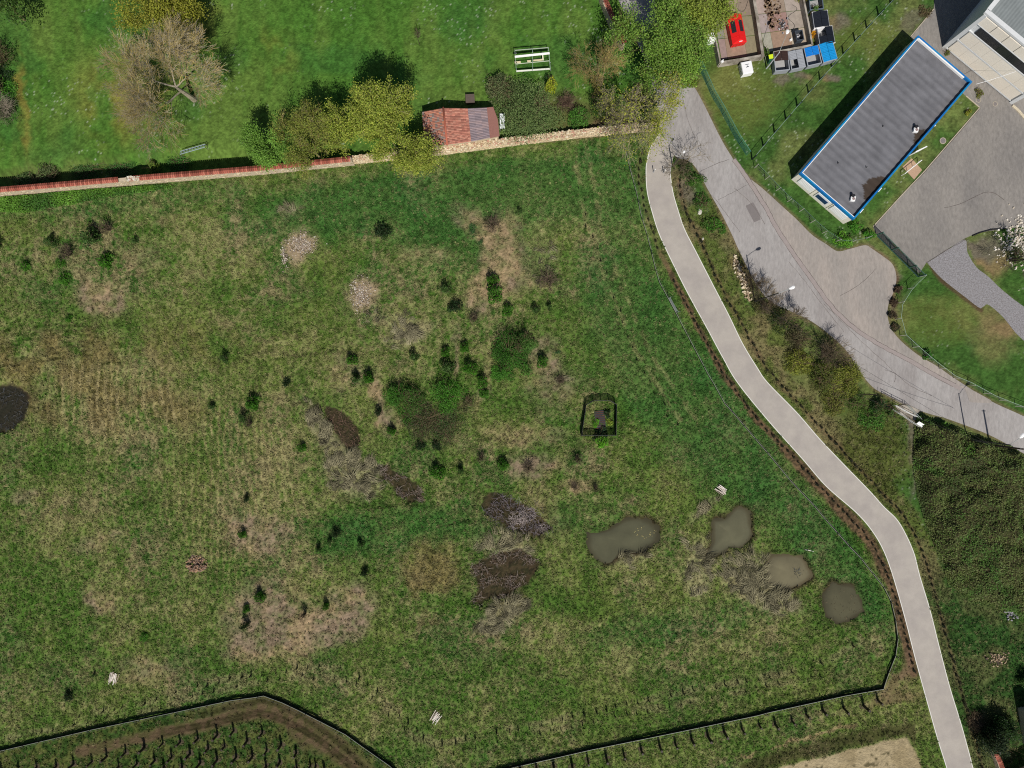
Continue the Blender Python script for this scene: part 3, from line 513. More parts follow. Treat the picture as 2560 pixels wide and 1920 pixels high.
# manhole covers on the yard and lawn
def disc(name, px, py, r, z, m, label, rim=M_kerb):
    e = empty(name, (*P(px, py), 0)); tag(e, label, 'manhole cover', 'round manhole covers by the blue edged building')
    b = MB(); b.tube((0, 0, -.05), (0, 0, z), r, r, 24); b.build('rim', rim, e)
    b = MB(); b.tube((0, 0, -.05), (0, 0, z + .006), r * .82, r * .82, 24); b.build('cover', m, e)
disc('manhole_cover', 2357, 352, .47, .05, M_patch, 'pale manhole cover in the grass strip beside the yard kerb')
disc('manhole_cover', 2446, 250, .38, .024, M_patch, 'manhole cover in the asphalt at the tip of the grass strip')
disc('manhole_cover', 2488, 260, .36, .024, M_patch, 'manhole cover nearest the foot of the tall beige facade')
# ------------------------------------------------------------------ ponds
M_water = mat('murky_water', vcol=True, rough=0.07, noise=0.12, nscale=.6, spec=0.5)
for poly, z, cc_ in ((W1, -.09, '55543f'), (W2, -.09, '605e48'), (W3, -.08, '6e6850'), (W4, -.08, '54513c')):
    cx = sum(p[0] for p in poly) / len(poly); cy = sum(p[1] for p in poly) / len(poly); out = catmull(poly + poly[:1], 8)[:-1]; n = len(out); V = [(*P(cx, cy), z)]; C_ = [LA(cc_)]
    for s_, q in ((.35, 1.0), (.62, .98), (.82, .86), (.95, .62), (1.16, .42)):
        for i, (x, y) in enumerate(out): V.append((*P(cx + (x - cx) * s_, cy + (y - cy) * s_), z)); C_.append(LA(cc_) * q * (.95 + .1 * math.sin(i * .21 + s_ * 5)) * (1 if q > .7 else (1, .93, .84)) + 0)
    T_ = [(0, 1 + i, 1 + (i + 1) % n, 1 + (i + 1) % n) for i in range(n)]
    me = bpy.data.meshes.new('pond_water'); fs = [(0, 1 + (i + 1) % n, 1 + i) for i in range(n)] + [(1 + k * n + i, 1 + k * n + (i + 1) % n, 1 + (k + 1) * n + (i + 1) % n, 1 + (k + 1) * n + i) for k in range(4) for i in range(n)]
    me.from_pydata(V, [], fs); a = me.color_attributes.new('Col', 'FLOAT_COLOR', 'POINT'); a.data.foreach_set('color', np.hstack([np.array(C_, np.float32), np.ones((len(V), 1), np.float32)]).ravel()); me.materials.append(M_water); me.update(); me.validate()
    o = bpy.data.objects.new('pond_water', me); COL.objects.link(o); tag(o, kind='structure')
# ------------------------------------------------------------------ vegetation builders
def tubes_np(A, B, R0, R1, n=4):
    A = np.asarray(A); B = np.asarray(B); D = B - A; D = D / (np.linalg.norm(D, axis=1)[:, None] + 1e-9)
    up = np.where(np.abs(D[:, 2:3]) < .9, np.array([[0, 0, 1.]]), np.array([[1., 0, 0]])); sx = np.cross(D, up); sx /= np.linalg.norm(sx, axis=1)[:, None] + 1e-9; sy = np.cross(sx, D)
    V = []
    for p, r in ((A, R0), (B, R1)):
        for i in range(n):
            t = 2 * math.pi * i / n; V.append(p + sx * (r * math.cos(t))[:, None] + sy * (r * math.sin(t))[:, None])
    V = np.stack(V, 1); k = len(A); base = (np.arange(k) * 2 * n)[:, None]
    Fc = np.concatenate([base + np.array([[i, (i + 1) % n, n + (i + 1) % n, n + i]]) for i in range(n)], 0)
    return V.reshape(-1, 3), Fc
STEMS = []
def grow(rng, base, height, spread, levels=4, kids=3, trunk=.25, fork=.3, lean=(0, 0), droop=0.0, stems=1):
    """branching skeleton: list of segments (a, b, ra, rb, level) and twig tips"""
    segs = []; tips = []
    def br(p, d, L, r, lv):
        n = 3 if lv < levels else 2
        for j in range(n):
            d = d + rng.normal(0, .11 if lv < 4 else .16, 3); d[2] += (.08 if lv < 2 else .03) - droop * lv * .05; d = d / np.linalg.norm(d)
            q = p + d * L / n; r2 = max(r * .8, .008); segs.append((p, q, r, r2, lv)); p = q; r = r2
            if lv < levels and (j > 0 or lv > 0):
                side(p, d, L, r, lv, 1)
        tips.append((p, lv))
        if lv < levels: side(p, d, L, r, lv, kids - 1)
    def side(p, d, L, r, lv, k):
        for _ in range(k):
            a = rng.normal(0, 1, 3); a -= a.dot(d) * d; a /= np.linalg.norm(a) + 1e-9; s = rng.uniform(.6, 1.0) * spread * (1.15, .85, .62, .6, .6, .6, .6)[lv]
            e = d * 1.0 + a * s; e /= np.linalg.norm(e); br(p, e, L * rng.uniform(.6, .86), r * rng.uniform(.5, .72), lv + 1)
    STEMS.clear()
    for s in range(stems):
        STEMS.append(len(segs))
        d = np.array([lean[0] + rng.normal(0, .25 if stems > 1 else .05), lean[1] + rng.normal(0, .25 if stems > 1 else .05), 1.0]); d /= np.linalg.norm(d)
        tot = sum(.66 ** i for i in range(levels + 1)); br(np.array(base, float) + (rng.normal(0, .15, 3) * [1, 1, 0] if stems > 1 else 0), d, height * fork * (1.35 if stems > 1 else 1) , trunk, 0)
    # rescale to the wanted height
    top = max(s[1][2] for s in segs) - base[2]; k = height / top; b = np.array(base, float)
    segs = [(b + (s[0] - b) * k, b + (s[1] - b) * k, s[2], s[3], s[4]) for s in segs]; tips = [(b + (t[0] - b) * k, t[1]) for t in tips]
    return segs, tips
def squash(segs, tips, base, rx):
    """widen or narrow a crown to a horizontal radius"""
    b = np.array(base, float); r = np.percentile([math.hypot(*(t[0] - b)[:2]) for t in tips], 94); k = rx / r; m = np.array([k, k, 1])
    f = lambda p: b + (p - b) * m
    return [(f(s[0]), f(s[1]), s[2], s[3], s[4]) for s in segs], [(f(t[0]), t[1]) for t in tips]
def leaves_np(rng, pts, size, flat=.6):
    n = len(pts); nrm = rng.normal(0, 1, (n, 3)); nrm[:, 2] = np.abs(nrm[:, 2]) + flat; nrm /= np.linalg.norm(nrm, axis=1)[:, None]
    a = rng.normal(0, 1, (n, 3)); a -= (a * nrm).sum(1)[:, None] * nrm; a /= np.linalg.norm(a, axis=1)[:, None]; b = np.cross(nrm, a)
    sz = size * rng.uniform(.6, 1.4, (n, 1)); a = a * sz; b = b * sz * .62
    V = np.stack([pts - a * .5, pts + b * .5 - a * .05, pts + a * .5, pts - b * .5 + a * .05], 1).reshape(-1, 3)
    return V, np.arange(n * 4).reshape(n, 4)
def leafcol(rng, n, cols, var=.16):
    c = np.array([lin(q) if not isinstance(q[0], float) else q for q in cols]); k = rng.randint(0, len(c), n); j = np.clip(rng.rand(n, 1), 0, 1)
    out = c[k] * (1 - j * .5) + c[(k + 1) % len(c)] * j * .5; return np.repeat(np.clip(out * rng.uniform(1 - var, 1 + var, (n, 1)), .003, .9), 4, 0)
def tree(name, px, py, h, r, label, cat='tree', group=None, seed=1, levels=4, kids=3, trunk=.22, fork=.28, spread=1.0, bark=('6a5e48', '8a7a58'), leaf=None, nleaf=6000, lsize=.22, clump=.45, low=.0, stems=1, lean=(0, 0), droop=0., lichen=None, mid=True, leafside=None):
    rng = np.random.RandomState(seed); base = (*P(px, py), 0.0)
    segs, tips = grow(rng, (0, 0, 0), h, spread, levels, kids, trunk, fork, lean, droop, stems); segs, tips = squash(segs, tips, (0, 0, 0), r)
    if 640 < px < 880 and py > 360: base = (base[0], base[1], -1.1)
    e = empty(name, base); tag(e, label, cat, group)
    A = np.array([s[0] for s in segs]); B = np.array([s[1] for s in segs]); R0 = np.array([s[2] for s in segs]); R1 = np.array([s[3] for s in segs]); lv = np.array([s[4] for s in segs])
    kx = max(.55, min(1.2, h / 9)); R0 = np.maximum(R0 * kx, .012); R1 = np.maximum(R1 * kx, .010)
    def bcol(sel, cols):
        c = np.array([lin(q) for q in cols]); t = .5 + .5 * np.sin(A[sel][:, :1] * .9 + A[sel][:, 1:2] * 1.3); q = c[0] * (1 - t) + c[1] * t; return q
    big = lv <= 1
    sid = np.searchsorted(np.array(STEMS), np.arange(len(A)), side='right')
    for nm, sel, n in [('trunk', big & (sid == q), 7) for q in range(1, stems + 1)] + [('twigs', ~big, 3)]:
        if not sel.any(): continue
        V, Fc = tubes_np(A[sel], B[sel], R0[sel], R1[sel], n); cc = bcol(sel, bark)
        if lichen:
            hi = ((lv[sel] >= 2) & (rng.rand(sel.sum()) < .5))[:, None]; cc = np.where(hi, LA(lichen)[None], cc)
        np_mesh(nm, V, Fc, np.repeat(cc, 2 * n, 0), M_bark, e)
    if leaf:
        T = np.array([t[0] for t in tips if t[1] >= (levels - 1 if mid else levels)])
        if leafside is not None: T = T[leafside(T)]
        T = T[T[:, 2] > low * h]; k = rng.randint(0, len(T), nleaf); pts = T[k] + rng.normal(0, clump, (nleaf, 3)) * [1, 1, .7]; pts[:, 2] = np.maximum(pts[:, 2], .1)
        V, Fc = leaves_np(rng, pts, lsize); cell = np.floor(T / 1.3).astype(int); hh = (cell[:, 0] * 73 + cell[:, 1] * 151 + cell[:, 2] * 283) % 997; tone = (.72 + .5 * np.random.RandomState(seed + 9).rand(997)[hh])[k]
        C = leafcol(rng, nleaf, leaf); C = C * np.repeat(tone, 4)[:, None]; np_mesh('crown', V, Fc, C, M_leaf, e)
    return e
def bush_parts(seed, r, h, n, cols, lsize=.16, stemcol=('5a4a3a', '74644e'), twig=0, lump=.35, hollow=.5, twigonly=False):
    """a bush round its own origin: leaf shell with lumps and gaps, plus stems; returns two meshes as objects"""
    rng = np.random.RandomState(seed); nl = max(4, int(10 * r)); out = []
    cen = rng.normal(0, 1, (nl, 3)); cen /= np.linalg.norm(cen, axis=1)[:, None]; cen[:, 2] = np.abs(cen[:, 2])
    cen *= rng.uniform(.35, .78, (nl, 1)); cen = cen * [r, r, h]
    if n:
        k = rng.randint(0, nl, n); d = rng.normal(0, 1, (n, 3)); d /= np.linalg.norm(d, axis=1)[:, None]; rr = rng.uniform(hollow, 1.0, (n, 1)) ** .6 * lump
        pts = cen[k] + d * rr * [r, r, h * .9]; pts[:, 2] = np.abs(pts[:, 2]) + .03; tone = rng.uniform(.75, 1.25, nl)[k]
        V, Fc = leaves_np(rng, pts, lsize); C = leafcol(rng, n, cols) * np.repeat(tone, 4)[:, None]; out.append(('leaves', V, Fc, C, M_leaf))
    m = twig or int(14 * r) + 6; A = []; B = []; R0 = []; R1 = []
    for i in range(m):
        a = rng.rand() * 6.283; t = rng.uniform(.3, 1) * r; p0 = np.array([rng.normal(0, r * .08), rng.normal(0, r * .08), 0]); p1 = np.array([math.cos(a) * t * .55, math.sin(a) * t * .55, h * rng.uniform(.45, .7)]); p2 = np.array([math.cos(a) * t, math.sin(a) * t, h * rng.uniform(.6, 1.05)])
        A += [p0, p1]; B += [p1, p2]; R0 += [.028 * max(.5, r), .016]; R1 += [.016, .006]
        if twig:
            for _ in range(5):
                s = rng.uniform(0, 1); q = p1 * (1 - s) + p2 * s; z = q + rng.normal(0, .22, 3) * [r, r, h * .6]; z[2] = max(z[2], .05); A.append(q); B.append(z); R0.append(.012); R1.append(.006)
    V, Fc = tubes_np(A, B, np.array(R0), np.array(R1), 3); c = np.array([lin(q) for q in stemcol]); t = rng.rand(len(A), 1)
    out.append(('stems', V, Fc, np.repeat(c[0] * (1 - t) + c[1] * t, 6, 0), M_bark)); return out
def bush(name, px, py, r, h, label, cols, n=900, seed=1, cat='shrub', group=None, lsize=.16, twig=0, rot=0, sx=1.0, stemcol=('5a4a3a', '74644e'), lump=.35):
    dz = -1.1 if px < 800 and 385 < py < wall_y(px) - 8 else 0
    e = empty(name, (*P(px, py), dz), rot); tag(e, label, cat, group)
    for nm, V, Fc, C, m in bush_parts(seed, r, h, n, cols, lsize, stemcol, twig, lump): np_mesh(nm, V * [sx, 1, 1], Fc, C, m, e)
    return e
YG = ('8f9a30', '7c8c2a', 'a2a43c'); BG = ('4a7a26', '5c8a2c', '3e6a24'); OL = ('6b7038', '5a6430', '7c7c42'); DG = ('2c4424', '36502a', '223a20'); BR = ('5e9a22', '6ba82a', '4c861e')
# ---- trees of the park
tree('bare_tree', 486, 250, 14.0, 8.0, 'large leafless tree with grey twigs and ochre lichen on the park lawn', seed=3, levels=6, kids=3, trunk=.34, fork=.19, spread=1.05, bark=('8c8476', 'a0957c'), lichen='a4925a', lean=(-.22, .22))
tree('leafy_tree', 425, 62, 12.5, 6.2, 'yellow-green leafy tree behind the large leafless tree at the photo top edge', seed=5, levels=4, kids=3, leaf=('8a8e30', '767e28', '9c983a'), nleaf=20000, lsize=.22, clump=.5, trunk=.3)
tree('leafy_tree', 62, 50, 9, 4.2, 'green tree with dark side in the top left corner of the park', seed=7, levels=4, leaf=('3e5a24', '5a7a2e', '2e4620'), nleaf=8000, clump=.6, lsize=.24)
bush('park_shrub', 12, 150, 2.8, 3.4, 'half bare shrub on the left photo edge below the corner tree', ('4a5a2c', '70744a', '5c6a34'), 2200, 11, twig=50)
bush('park_shrub', 8, 228, 2.4, 3.2, 'dark bright-tipped shrub on the left edge of the park, middle of the row', ('4c8a26', '2e5420', '60a030'), 2600, 12)
bush('park_shrub', 20, 285, 2.6, 3.0, 'greyish twiggy shrub at the lower left edge of the park lawn', ('5a6444', '48542e', '7a7c5c'), 1500, 13, twig=70, stemcol=('80766a', '9a8e7c'))
bush('park_shrub', 4, 190, 2.2, 3.2, 'nearly black shrub cut by the left photo edge beside the park lawn', DG, 2600, 14)
tree('round_tree', 700, 376, 9.0, 3.3, 'small round bright green tree on the north side of the tiled wall', seed=21, levels=4, leaf=('6c9438', '5e8634', '7ea444'), nleaf=16000, lsize=.19, clump=.38, trunk=.16)
tree('sparse_tree', 808, 402, 12.0, 5.2, 'half leafless olive tree overhanging the wall beside the small round bright green tree', seed=23, levels=5, kids=3, leaf=('7c8638', '8c9440', '66742e'), nleaf=13000, lsize=.17, clump=.34, bark=('857a60', '9a8c62'), trunk=.2, lichen='948a48')
tree('big_tree', 958, 352, 15.0, 7.9, 'big yellow-green tree over the wall beside the red tiled shed', seed=28, levels=5, kids=3, leaf=('92a23c', '7c9034', 'a6a84a'), nleaf=52000, lsize=.2, clump=.32, bark=('8a8460', '9c9468'), trunk=.32, fork=.22, spread=1.15)
bush('garden_bush', 1320, 284, 5.0, 4.4, 'wide grey-green bush hiding the right end of the shed', ('6e844a', '7c8e54', '5c7642'), 21000, 31, lsize=.17, twig=20, lump=.42)
bush('garden_bush', 1250, 232, 2.6, 3.4, 'darker twiggy bush at the upper left of the wide grey-green bush', ('66784a', '56683c', '7a7854'), 5200, 32, lsize=.17, twig=20)
bush('garden_bush', 1378, 222, 1.3, 3.6, 'small bright yellow-green bush between the wide bush and the lichen covered tree', ('9aa828', '86a028', 'b0b030'), 1500, 33)
bush('garden_bush', 1450, 302, 1.9, 2.6, 'fresh green bush against the rubble wall right of the wide bush', ('4c7c2a', '3e6c26', '5c8a34'), 3000, 34)
bush('garden_bush', 1415, 262, 1.7, 2.0, 'purplish brown twiggy bush between two green bushes north of the rubble wall', ('5e5040', '4c5a2e'), 500, 35, twig=90, stemcol=('5a4640', '74604e'))
bush('garden_bush', 1500, 262, 1.9, 2.6, 'dark green bush under the sparse tree by the park track', ('3c6a26', '4c7a2a', '5c6438'), 2600, 36, twig=30)
bush('garden_bush', 1540, 312, 2.4, 1.8, 'low brambly bush tight against the end of the rubble wall', ('4a5e2c', '6a5e44', '3a4e28'), 2600, 37, twig=60)
bush('garden_bush', 1600, 250, 2.6, 2.4, 'olive green undergrowth bush beneath the sparse tree beside the road', ('5a6c30', '6c743a', '4a6428'), 3400, 38, twig=30)
tree('lichen_tree', 1502, 212, 9.0, 4.6, 'leafless tree with orange lichen on crooked branches', seed=41, levels=5, kids=3, bark=('8c8064', '9c8c5c'), lichen='9a8650', trunk=.26, fork=.22, spread=1.15, nleaf=500, leaf=('8c8a4a',), lsize=.14)
tree('big_tree', 1604, 188, 11.0, 6.4, 'big bright green leafy tree at the head of the cycle path', seed=44, levels=5, kids=3, leaf=('74983c', '628634', '88a646'), nleaf=40000, lsize=.22, clump=.42, spread=1.1)
tree('sparse_tree', 1578, 288, 12.0, 7.0, 'wide sparse tree with pale branches and yellow tips above the start of the path', seed=48, levels=5, kids=3, bark=('8e866e', 'a09678'), trunk=.3, fork=.2, spread=1.3, leaf=('9aa03a', '86983a', 'a8a444'), nleaf=5200, lsize=.2, clump=.3, leafside=lambda T: (T[:, 0] > 1.5) | (np.arange(len(T)) % 5 == 0))
tree('leafy_tree', 1706, 78, 9.0, 5.0, 'lime green leafy tree at the top of the photo beside the concrete bays', seed=52, levels=5, leaf=('86983a', '748a36', '98a646'), nleaf=19000, lsize=.23, clump=.4)
tree('sapling', 1050, 112, 3.6, .9, 'lone leafless sapling on a bare strip in the park lawn', seed=55, levels=3, kids=3, trunk=.06, bark=('4a4038', '64584a'))
tree('roadside_tree', 1704, 410, 5.2, 3.4, 'leafless roadside tree at the fork of path and road casting a branchy shadow', seed=58, levels=4, kids=2, stems=3, bark=('6c6250', '867a60'), trunk=.12, spread=1.2)
tree('dark_bare_tree', 2522, 652, 7.6, 3.2, 'dark leafless tree at the right edge casting a dense branchy shadow on the yard', seed=61, levels=5, kids=2, stems=2, trunk=.14, bark=('3c3430', '564a42'))
# ---- roadside strip between path and road
RS = 'bushes in the strip between path and road'
for (px, py, r, h, n, cols, tw, lab) in [
    (1712, 424, 1.5, 1.6, 1500, ('35521f', '4a6a2a', '2a4420'), 20, 'dark green bush under the leafless tree at the road fork'),
    (1740, 452, 1.6, 1.4, 1700, ('46702a', '5a8230', '385c24'), 0, 'mid green bush just below the road fork'),
    (1752, 506, 1.4, 1.1, 1300, ('3e6426', '5a8a2c', '30501f'), 26, 'dark bush beside a pale stone in the roadside strip'),
    (1786, 570, 1.7, 1.2, 1700, ('4c8228', '5e962e', '3c6c24'), 0, 'bright green bush on the road edge across from the asphalt patch'),
    (1762, 560, 1.1, .8, 800, ('5a7a30', '46662a'), 0, 'small green bush beside the bright green one on the road edge'),
    (1905, 770, 1.6, 2.0, 1100, ('6c6c40', '5c5c38'), 14, 'brown twiggy bush below the street lamp in the roadside strip'),
    (1948, 800, 2.2, 2.6, 1500, ('34461f', '4a5a2a', '26381c'), 10, 'dark bush mixed with bare twigs in the middle of the roadside strip'),
    (1990, 845, 2.2, 2.4, 1700, ('5e5a3c', '4e4c34'), 26, 'bare brown bush between the dark and the olive bushes by the road'),
    (1992, 905, 2.4, 2.0, 3600, ('7c8432', '6a7630', '8e903a'), 20, 'yellow-olive bush on the path side of the roadside strip'),
    (2060, 880, 2.2, 3.0, 1700, ('52503a', '6a6848'), 34, 'grey leafless bush with bluish shadow reaching the road'),
    (2052, 942, 2.6, 2.6, 4600, ('5c6a2c', '70782f', '48562a'), 30, 'dense olive bush in the widest part of the roadside strip'),
    (2112, 945, 3.0, 2.8, 6000, ('808a34', '6e7a30', '929440'), 20, 'largest yellow-green bush at the lower end of the roadside strip'),
    (2082, 1000, 2.4, 1.4, 2600, ('70762f', '626a32', '84843c'), 20, 'low yellowish bush south of the largest yellow-green bush'),
    (2142, 1004, 2.0, 1.3, 2200, ('5c7430', '4c682a'), 20, 'low green bush between the yellowish bush and the culvert'),
    (2176, 1046, 2.2, 1.0, 2600, ('4e7c2c', '5e8c34', '3e6a28'), 0, 'low fresh green bush beside the mown triangle'),
    (2192, 1012, 1.4, 2.0, 1300, ('2c4a20', '3c5c28', '22381c'), 20, 'tall dark bush near the upper end of the culvert railing'),
    (2222, 1030, 1.1, 1.3, 700, ('46642c', '587438'), 26, 'small grey-green bush touching the culvert railing')]:
    bush('roadside_bush', px, py, r, h, lab, cols, n, seed=int(px), group=RS, twig=tw)
for (px, py, h, r, sd, lab) in [(1869, 706, 5.4, 1.7, 71, 'thin leafless tree by the crumbled wall with its shadow on the road'), (1903, 746, 4.0, 2.6, 72, 'spreading leafless tree beside the street lamp mast'),
    (1962, 812, 5.0, 2.4, 73, 'thin leafless tree rising from the dark roadside bush'), (2066, 892, 5.0, 2.6, 74, 'leafless tree rising from the grey bush near the road bend')]:
    tree('roadside_tree', px, py, h, r, lab, seed=sd, levels=4, kids=3, stems=2, trunk=.10, bark=('5c5044', '7c6e56'), spread=1.0)
# ---- growth by the walls and buildings
for (px, py, r, h, n, cols, tw, lab) in [
    (112, 436, 2.2, 1.7, 3600, ('5a6c3a', '6e7c50', '4a5e32'), 20, 'greyish bush on the park side of the tiled wall'),
    (55, 458, 2.4, 1.3, 3600, ('54703a', '48602e', '667648'), 10, 'low bush at the left end of the tiled wall'),
    (205, 418, 3.2, .7, 4200, ('4a6e36', '56783a', '3e5c2e'), 0, 'long ground ivy mound north of the tiled wall'),
    (292, 410, 3.0, .6, 4000, ('447034', '507c38', '3a602c'), 0, 'green ivy mound next to the lone shrub by the wall'),
    (378, 414, 1.3, 1.9, 1300, ('66802e', '4a6426', '7a8c38'), 0, 'lone olive shrub on the shaded side of the tiled wall'),
    (440, 400, 2.2, .7, 1800, ('3c6a2c', '4c7a30'), 0, 'low ivy patch below the leaning metal rack'),
    (1722, 205, 1.6, 1.2, 1400, ('6c8a2c', '86942e', '567426'), 0, 'low yellow-green bush on the verge beside the road under the lime tree'),
    (1906, 132, .9, 1.6, 900, ('58762c', '6c8634', '46642a'), 0, 'young green bush in the gap between the two concrete bays'),
    (2030, 36, 1.1, 1.7, 900, ('5c8430', '4a7028', '7a943a'), 16, 'green bush between the right bay wall and the black lidded containers'),
    (2002, -4, 1.2, 1.8, 900, ('8a8c30', '70742a'), 10, 'yellowish bush cut by the top edge behind the right bay'),
    (2134, 566, 1.3, 1.5, 1600, ('4c8a28', '5e9c2c', '3c7022'), 0, 'bright green bush left of the yard gate'),
    (2108, 602, 1.5, 1.4, 1700, ('66a02c', '52882a', '74ac34'), 0, 'lime green bush on the forecourt edge left of the yard gate'),
    (2170, 588, 1.0, 1.3, 1000, ('4a8a28', '5c9c30'), 0, 'small green bush touching the gate post'),
    (2318, 890, 1.0, 1.0, 900, ('4c8a2c', '3c7426'), 0, 'small green bush at the fence by the road below the forecourt'),
    (2445, 235, .9, .6, 260, ('7c7a34', '5c6a2c'), 10, 'weedy tuft at the foot of the tall facade'),
    (2366, 130, .7, .5, 240, ('7a7c3c', '5c6a30'), 10, 'weedy tuft at the corner of the tall building'),
    (2416, 280, .7, .7, 500, ('8e8c2e', '70802a'), 0, 'yellowish low plant in the grass strip beside the blue edged building'),
    (2310, 32, 1.3, .35, 500, ('5e5238', '6a6440'), 14, 'withered flat shrub patch north of the blue edged building'),
    (2243, 726, .8, .9, 900, ('4c3c34', '5a4a38', '46402c'), 30, 'dark brown withered bush at the fence corner by the gate'), (2233, 756, .8, .9, 900, ('46382e', '544636'), 30, 'dark brown withered bush, second along the forecourt edge from the gate'), (2229, 788, .8, .8, 900, ('4a3e32', '3e422c'), 24, 'dark brown withered bush, third along the forecourt edge from the gate'), (2236, 818, .8, .8, 900, ('4c4a34', '44502e'), 20, 'olive brown bush, last along the forecourt edge from the gate'),
    (2538, 640, 1.8, .8, 900, ('46602c', '5c7034'), 20, 'low green growth under the dark leafless tree at the right edge')]:
    bush('garden_bush', px, py, r, h, lab, cols, n, seed=int(px + py), twig=tw)
e = bush('yellow_plant', 2032, 88, .8, .8, 'bright yellow flowering plant by the corner of the right concrete bay', ('e0a820', 'd8981c', 'c88c18'), 420, 5, cat='plant')
e = bush('dark_conifer', 2462, 1838, 2.4, 4.6, 'dark evergreen at the garden boundary in the bottom right corner', ('26381e', '34481f', '1e2e1a'), 6500, 91, cat='tree', lsize=.2, lump=.4)
e = bush('dark_conifer', 2492, 1812, 2.0, 4.0, 'smaller dark evergreen behind the first one in the bottom right garden', ('2e4a20', '3c5a24', '1e3018'), 4800, 92, cat='tree', lsize=.2, lump=.4)
bush('garden_bush', 2436, 1800, 1.8, .8, 'grey dry brush heap beside the dark evergreen', ('5a5240', '6c644c'), 300, 93, twig=90)
bush('garden_bush', 2560, 1700, 1.6, 2.6, 'tall bush cut by the right edge above the garden shadow', ('34541f', '46642a'), 2200, 94)
# ---- nettles on the south bank of the wall, one carpet
def carpet(name, poly, n, size, cols, hfun, seed, label=None, kind='stuff', density=None):
    rng = np.random.RandomState(seed); pl = np.array(poly, float); x0, y0 = pl.min(0); x1, y1 = pl.max(0)
    px = rng.uniform(x0, x1, n * 2); py = rng.uniform(y0, y1, n * 2); d = polydist(px, py, poly, 80); k = d > 0; px, py, d = px[k][:n], py[k][:n], d[k][:n]
    x = (px - 1280) / S; y = -(py - 960) / S; h = hfun(x, y, d)
    if density is not None: q = rng.rand(len(x)) < density(x, y, d); x, y, h, d = x[q], y[q], h[q], d[q]
    pts = np.stack([x, y, h * (1 - rng.rand(len(x)) ** 2 * .55)], 1); V, Fc = leaves_np(rng, pts, size); cl = np.array([LA(c) for c in cols]); t = np.clip((fbm(x, y, 3.2, 3, seed + 40) - .3) / .4, 0, .999) * (len(cl) - 1); i = t.astype(int); f = (t - i)[:, None]
    C = (cl[i] * (1 - f) + cl[np.minimum(i + 1, len(cl) - 1)] * f) * rng.uniform(.6, 1.4, (len(x), 1)); o = np_mesh(name, V, Fc, np.repeat(C, 4, 0), M_leaf); tag(o, kind=kind); return o
carpet('nettles', [(-20, 496), (90, 488), (180, 478), (300, 470), (420, 462), (440, 470), (360, 482), (270, 494), (190, 512), (110, 524), (70, 534), (-20, 530)], 9000, .2, ('46702a', '5e8a30', '6c9a38'), lambda x, y, d: .25 + .35 * fbm(x, y, 1.2, 2, 7), 201)
# ---- the bramble thicket on the right
THICKET = [(2284, 1068), (2290, 1040), (2300, 1030), (2330, 1050), (2372, 1062), (2470, 1098), (2530, 1116), (2570, 1146), (2680, 1200), (2680, 1660), (2560, 1560), (2480, 1520), (2420, 1500), (2370, 1460), (2345, 1390), (2312, 1310), (2292, 1240), (2280, 1160)]
def th_h(x, y, d): return (.25 + 2.0 * ss(0, 26, d + 22 * (fbm(x, y, 2.0, 2, 408) - .5))) * (.30 + 1.1 * fbm(x, y, 2.2, 3, 401)) * (.45 + .55 * ss(-34, -20, y))
gxx, gyy = np.meshgrid(np.arange(58, 84, .35), np.arange(-42, -3, .35)); hx, hy = gxx.ravel(), gyy.ravel(); hd = polydist(1280 + hx * S, 960 - hy * S, THICKET, 80); hz = th_h(hx, hy, hd) * ss(-2, 6, hd) - .25
q = len(np.arange(58, 84, .35)); r_ = len(np.arange(-42, -3, .35)); jj = (np.arange(r_ - 1)[:, None] * q + np.arange(q - 1)[None]).ravel(); FF = np.stack([jj, jj + 1, jj + q + 1, jj + q], 1); FF = FF[hd[FF].max(1) > -2]
o = np_mesh('bramble_thicket', np.stack([hx, hy, hz], 1), FF, np.tile(LA((62, 60, 40)), (len(hx), 1)), M_ground, smooth=True); tag(o, kind='stuff')
cv = carpet('bramble_leaves', THICKET, 90000, .2, ('546436', '62783a', '6e7644', '5a7c38'), th_h, 202, kind='stuff', density=lambda x, y, d: .55 + .6 * fbm(x, y, 1.4, 2, 77))

for i, (px, py, r, h, n, cols, lab) in enumerate([(2345, 1085, 1.9, 2.4, 2200, ('5e8c30', '6c9a38', '4c7a2a'), 'bright green bush at the upper left corner of the bramble thicket'), (2412, 1128, 2.2, 2.6, 2600, ('557f2e', '648e34', '486e2a'), 'bright green bush in the upper middle of the bramble thicket'),
    (2485, 1190, 2.8, 2.4, 3000, ('587a34', '4c6a2c'), 'green bush inside the thicket below the lane lamp'), (2520, 1245, 1.7, 2.3, 1400, ('3e3c28', '4a4630'), 'dark brown withered bush in the right part of the thicket'), (2360, 1200, 2.6, 2.3, 2600, ('4c6230', '5c7238'), 'olive bush in the left part of the thicket'), (2440, 1300, 3.0, 2.3, 3000, ('4a5e30', '596c38'), 'olive bush in the lower middle of the thicket'), (2545, 1330, 2.4, 2.4, 2400, ('41602c', '527436'), 'green bush at the right edge of the thicket'), (2480, 1420, 2.4, 1.9, 2200, ('557434', '476430'), 'green bush at the lower end of the thicket')]):
    bush('thicket_bush', px, py, r, h, lab, cols, n, seed=700 + i, lsize=.18, twig=10, group='bushes rising from the bramble thicket')
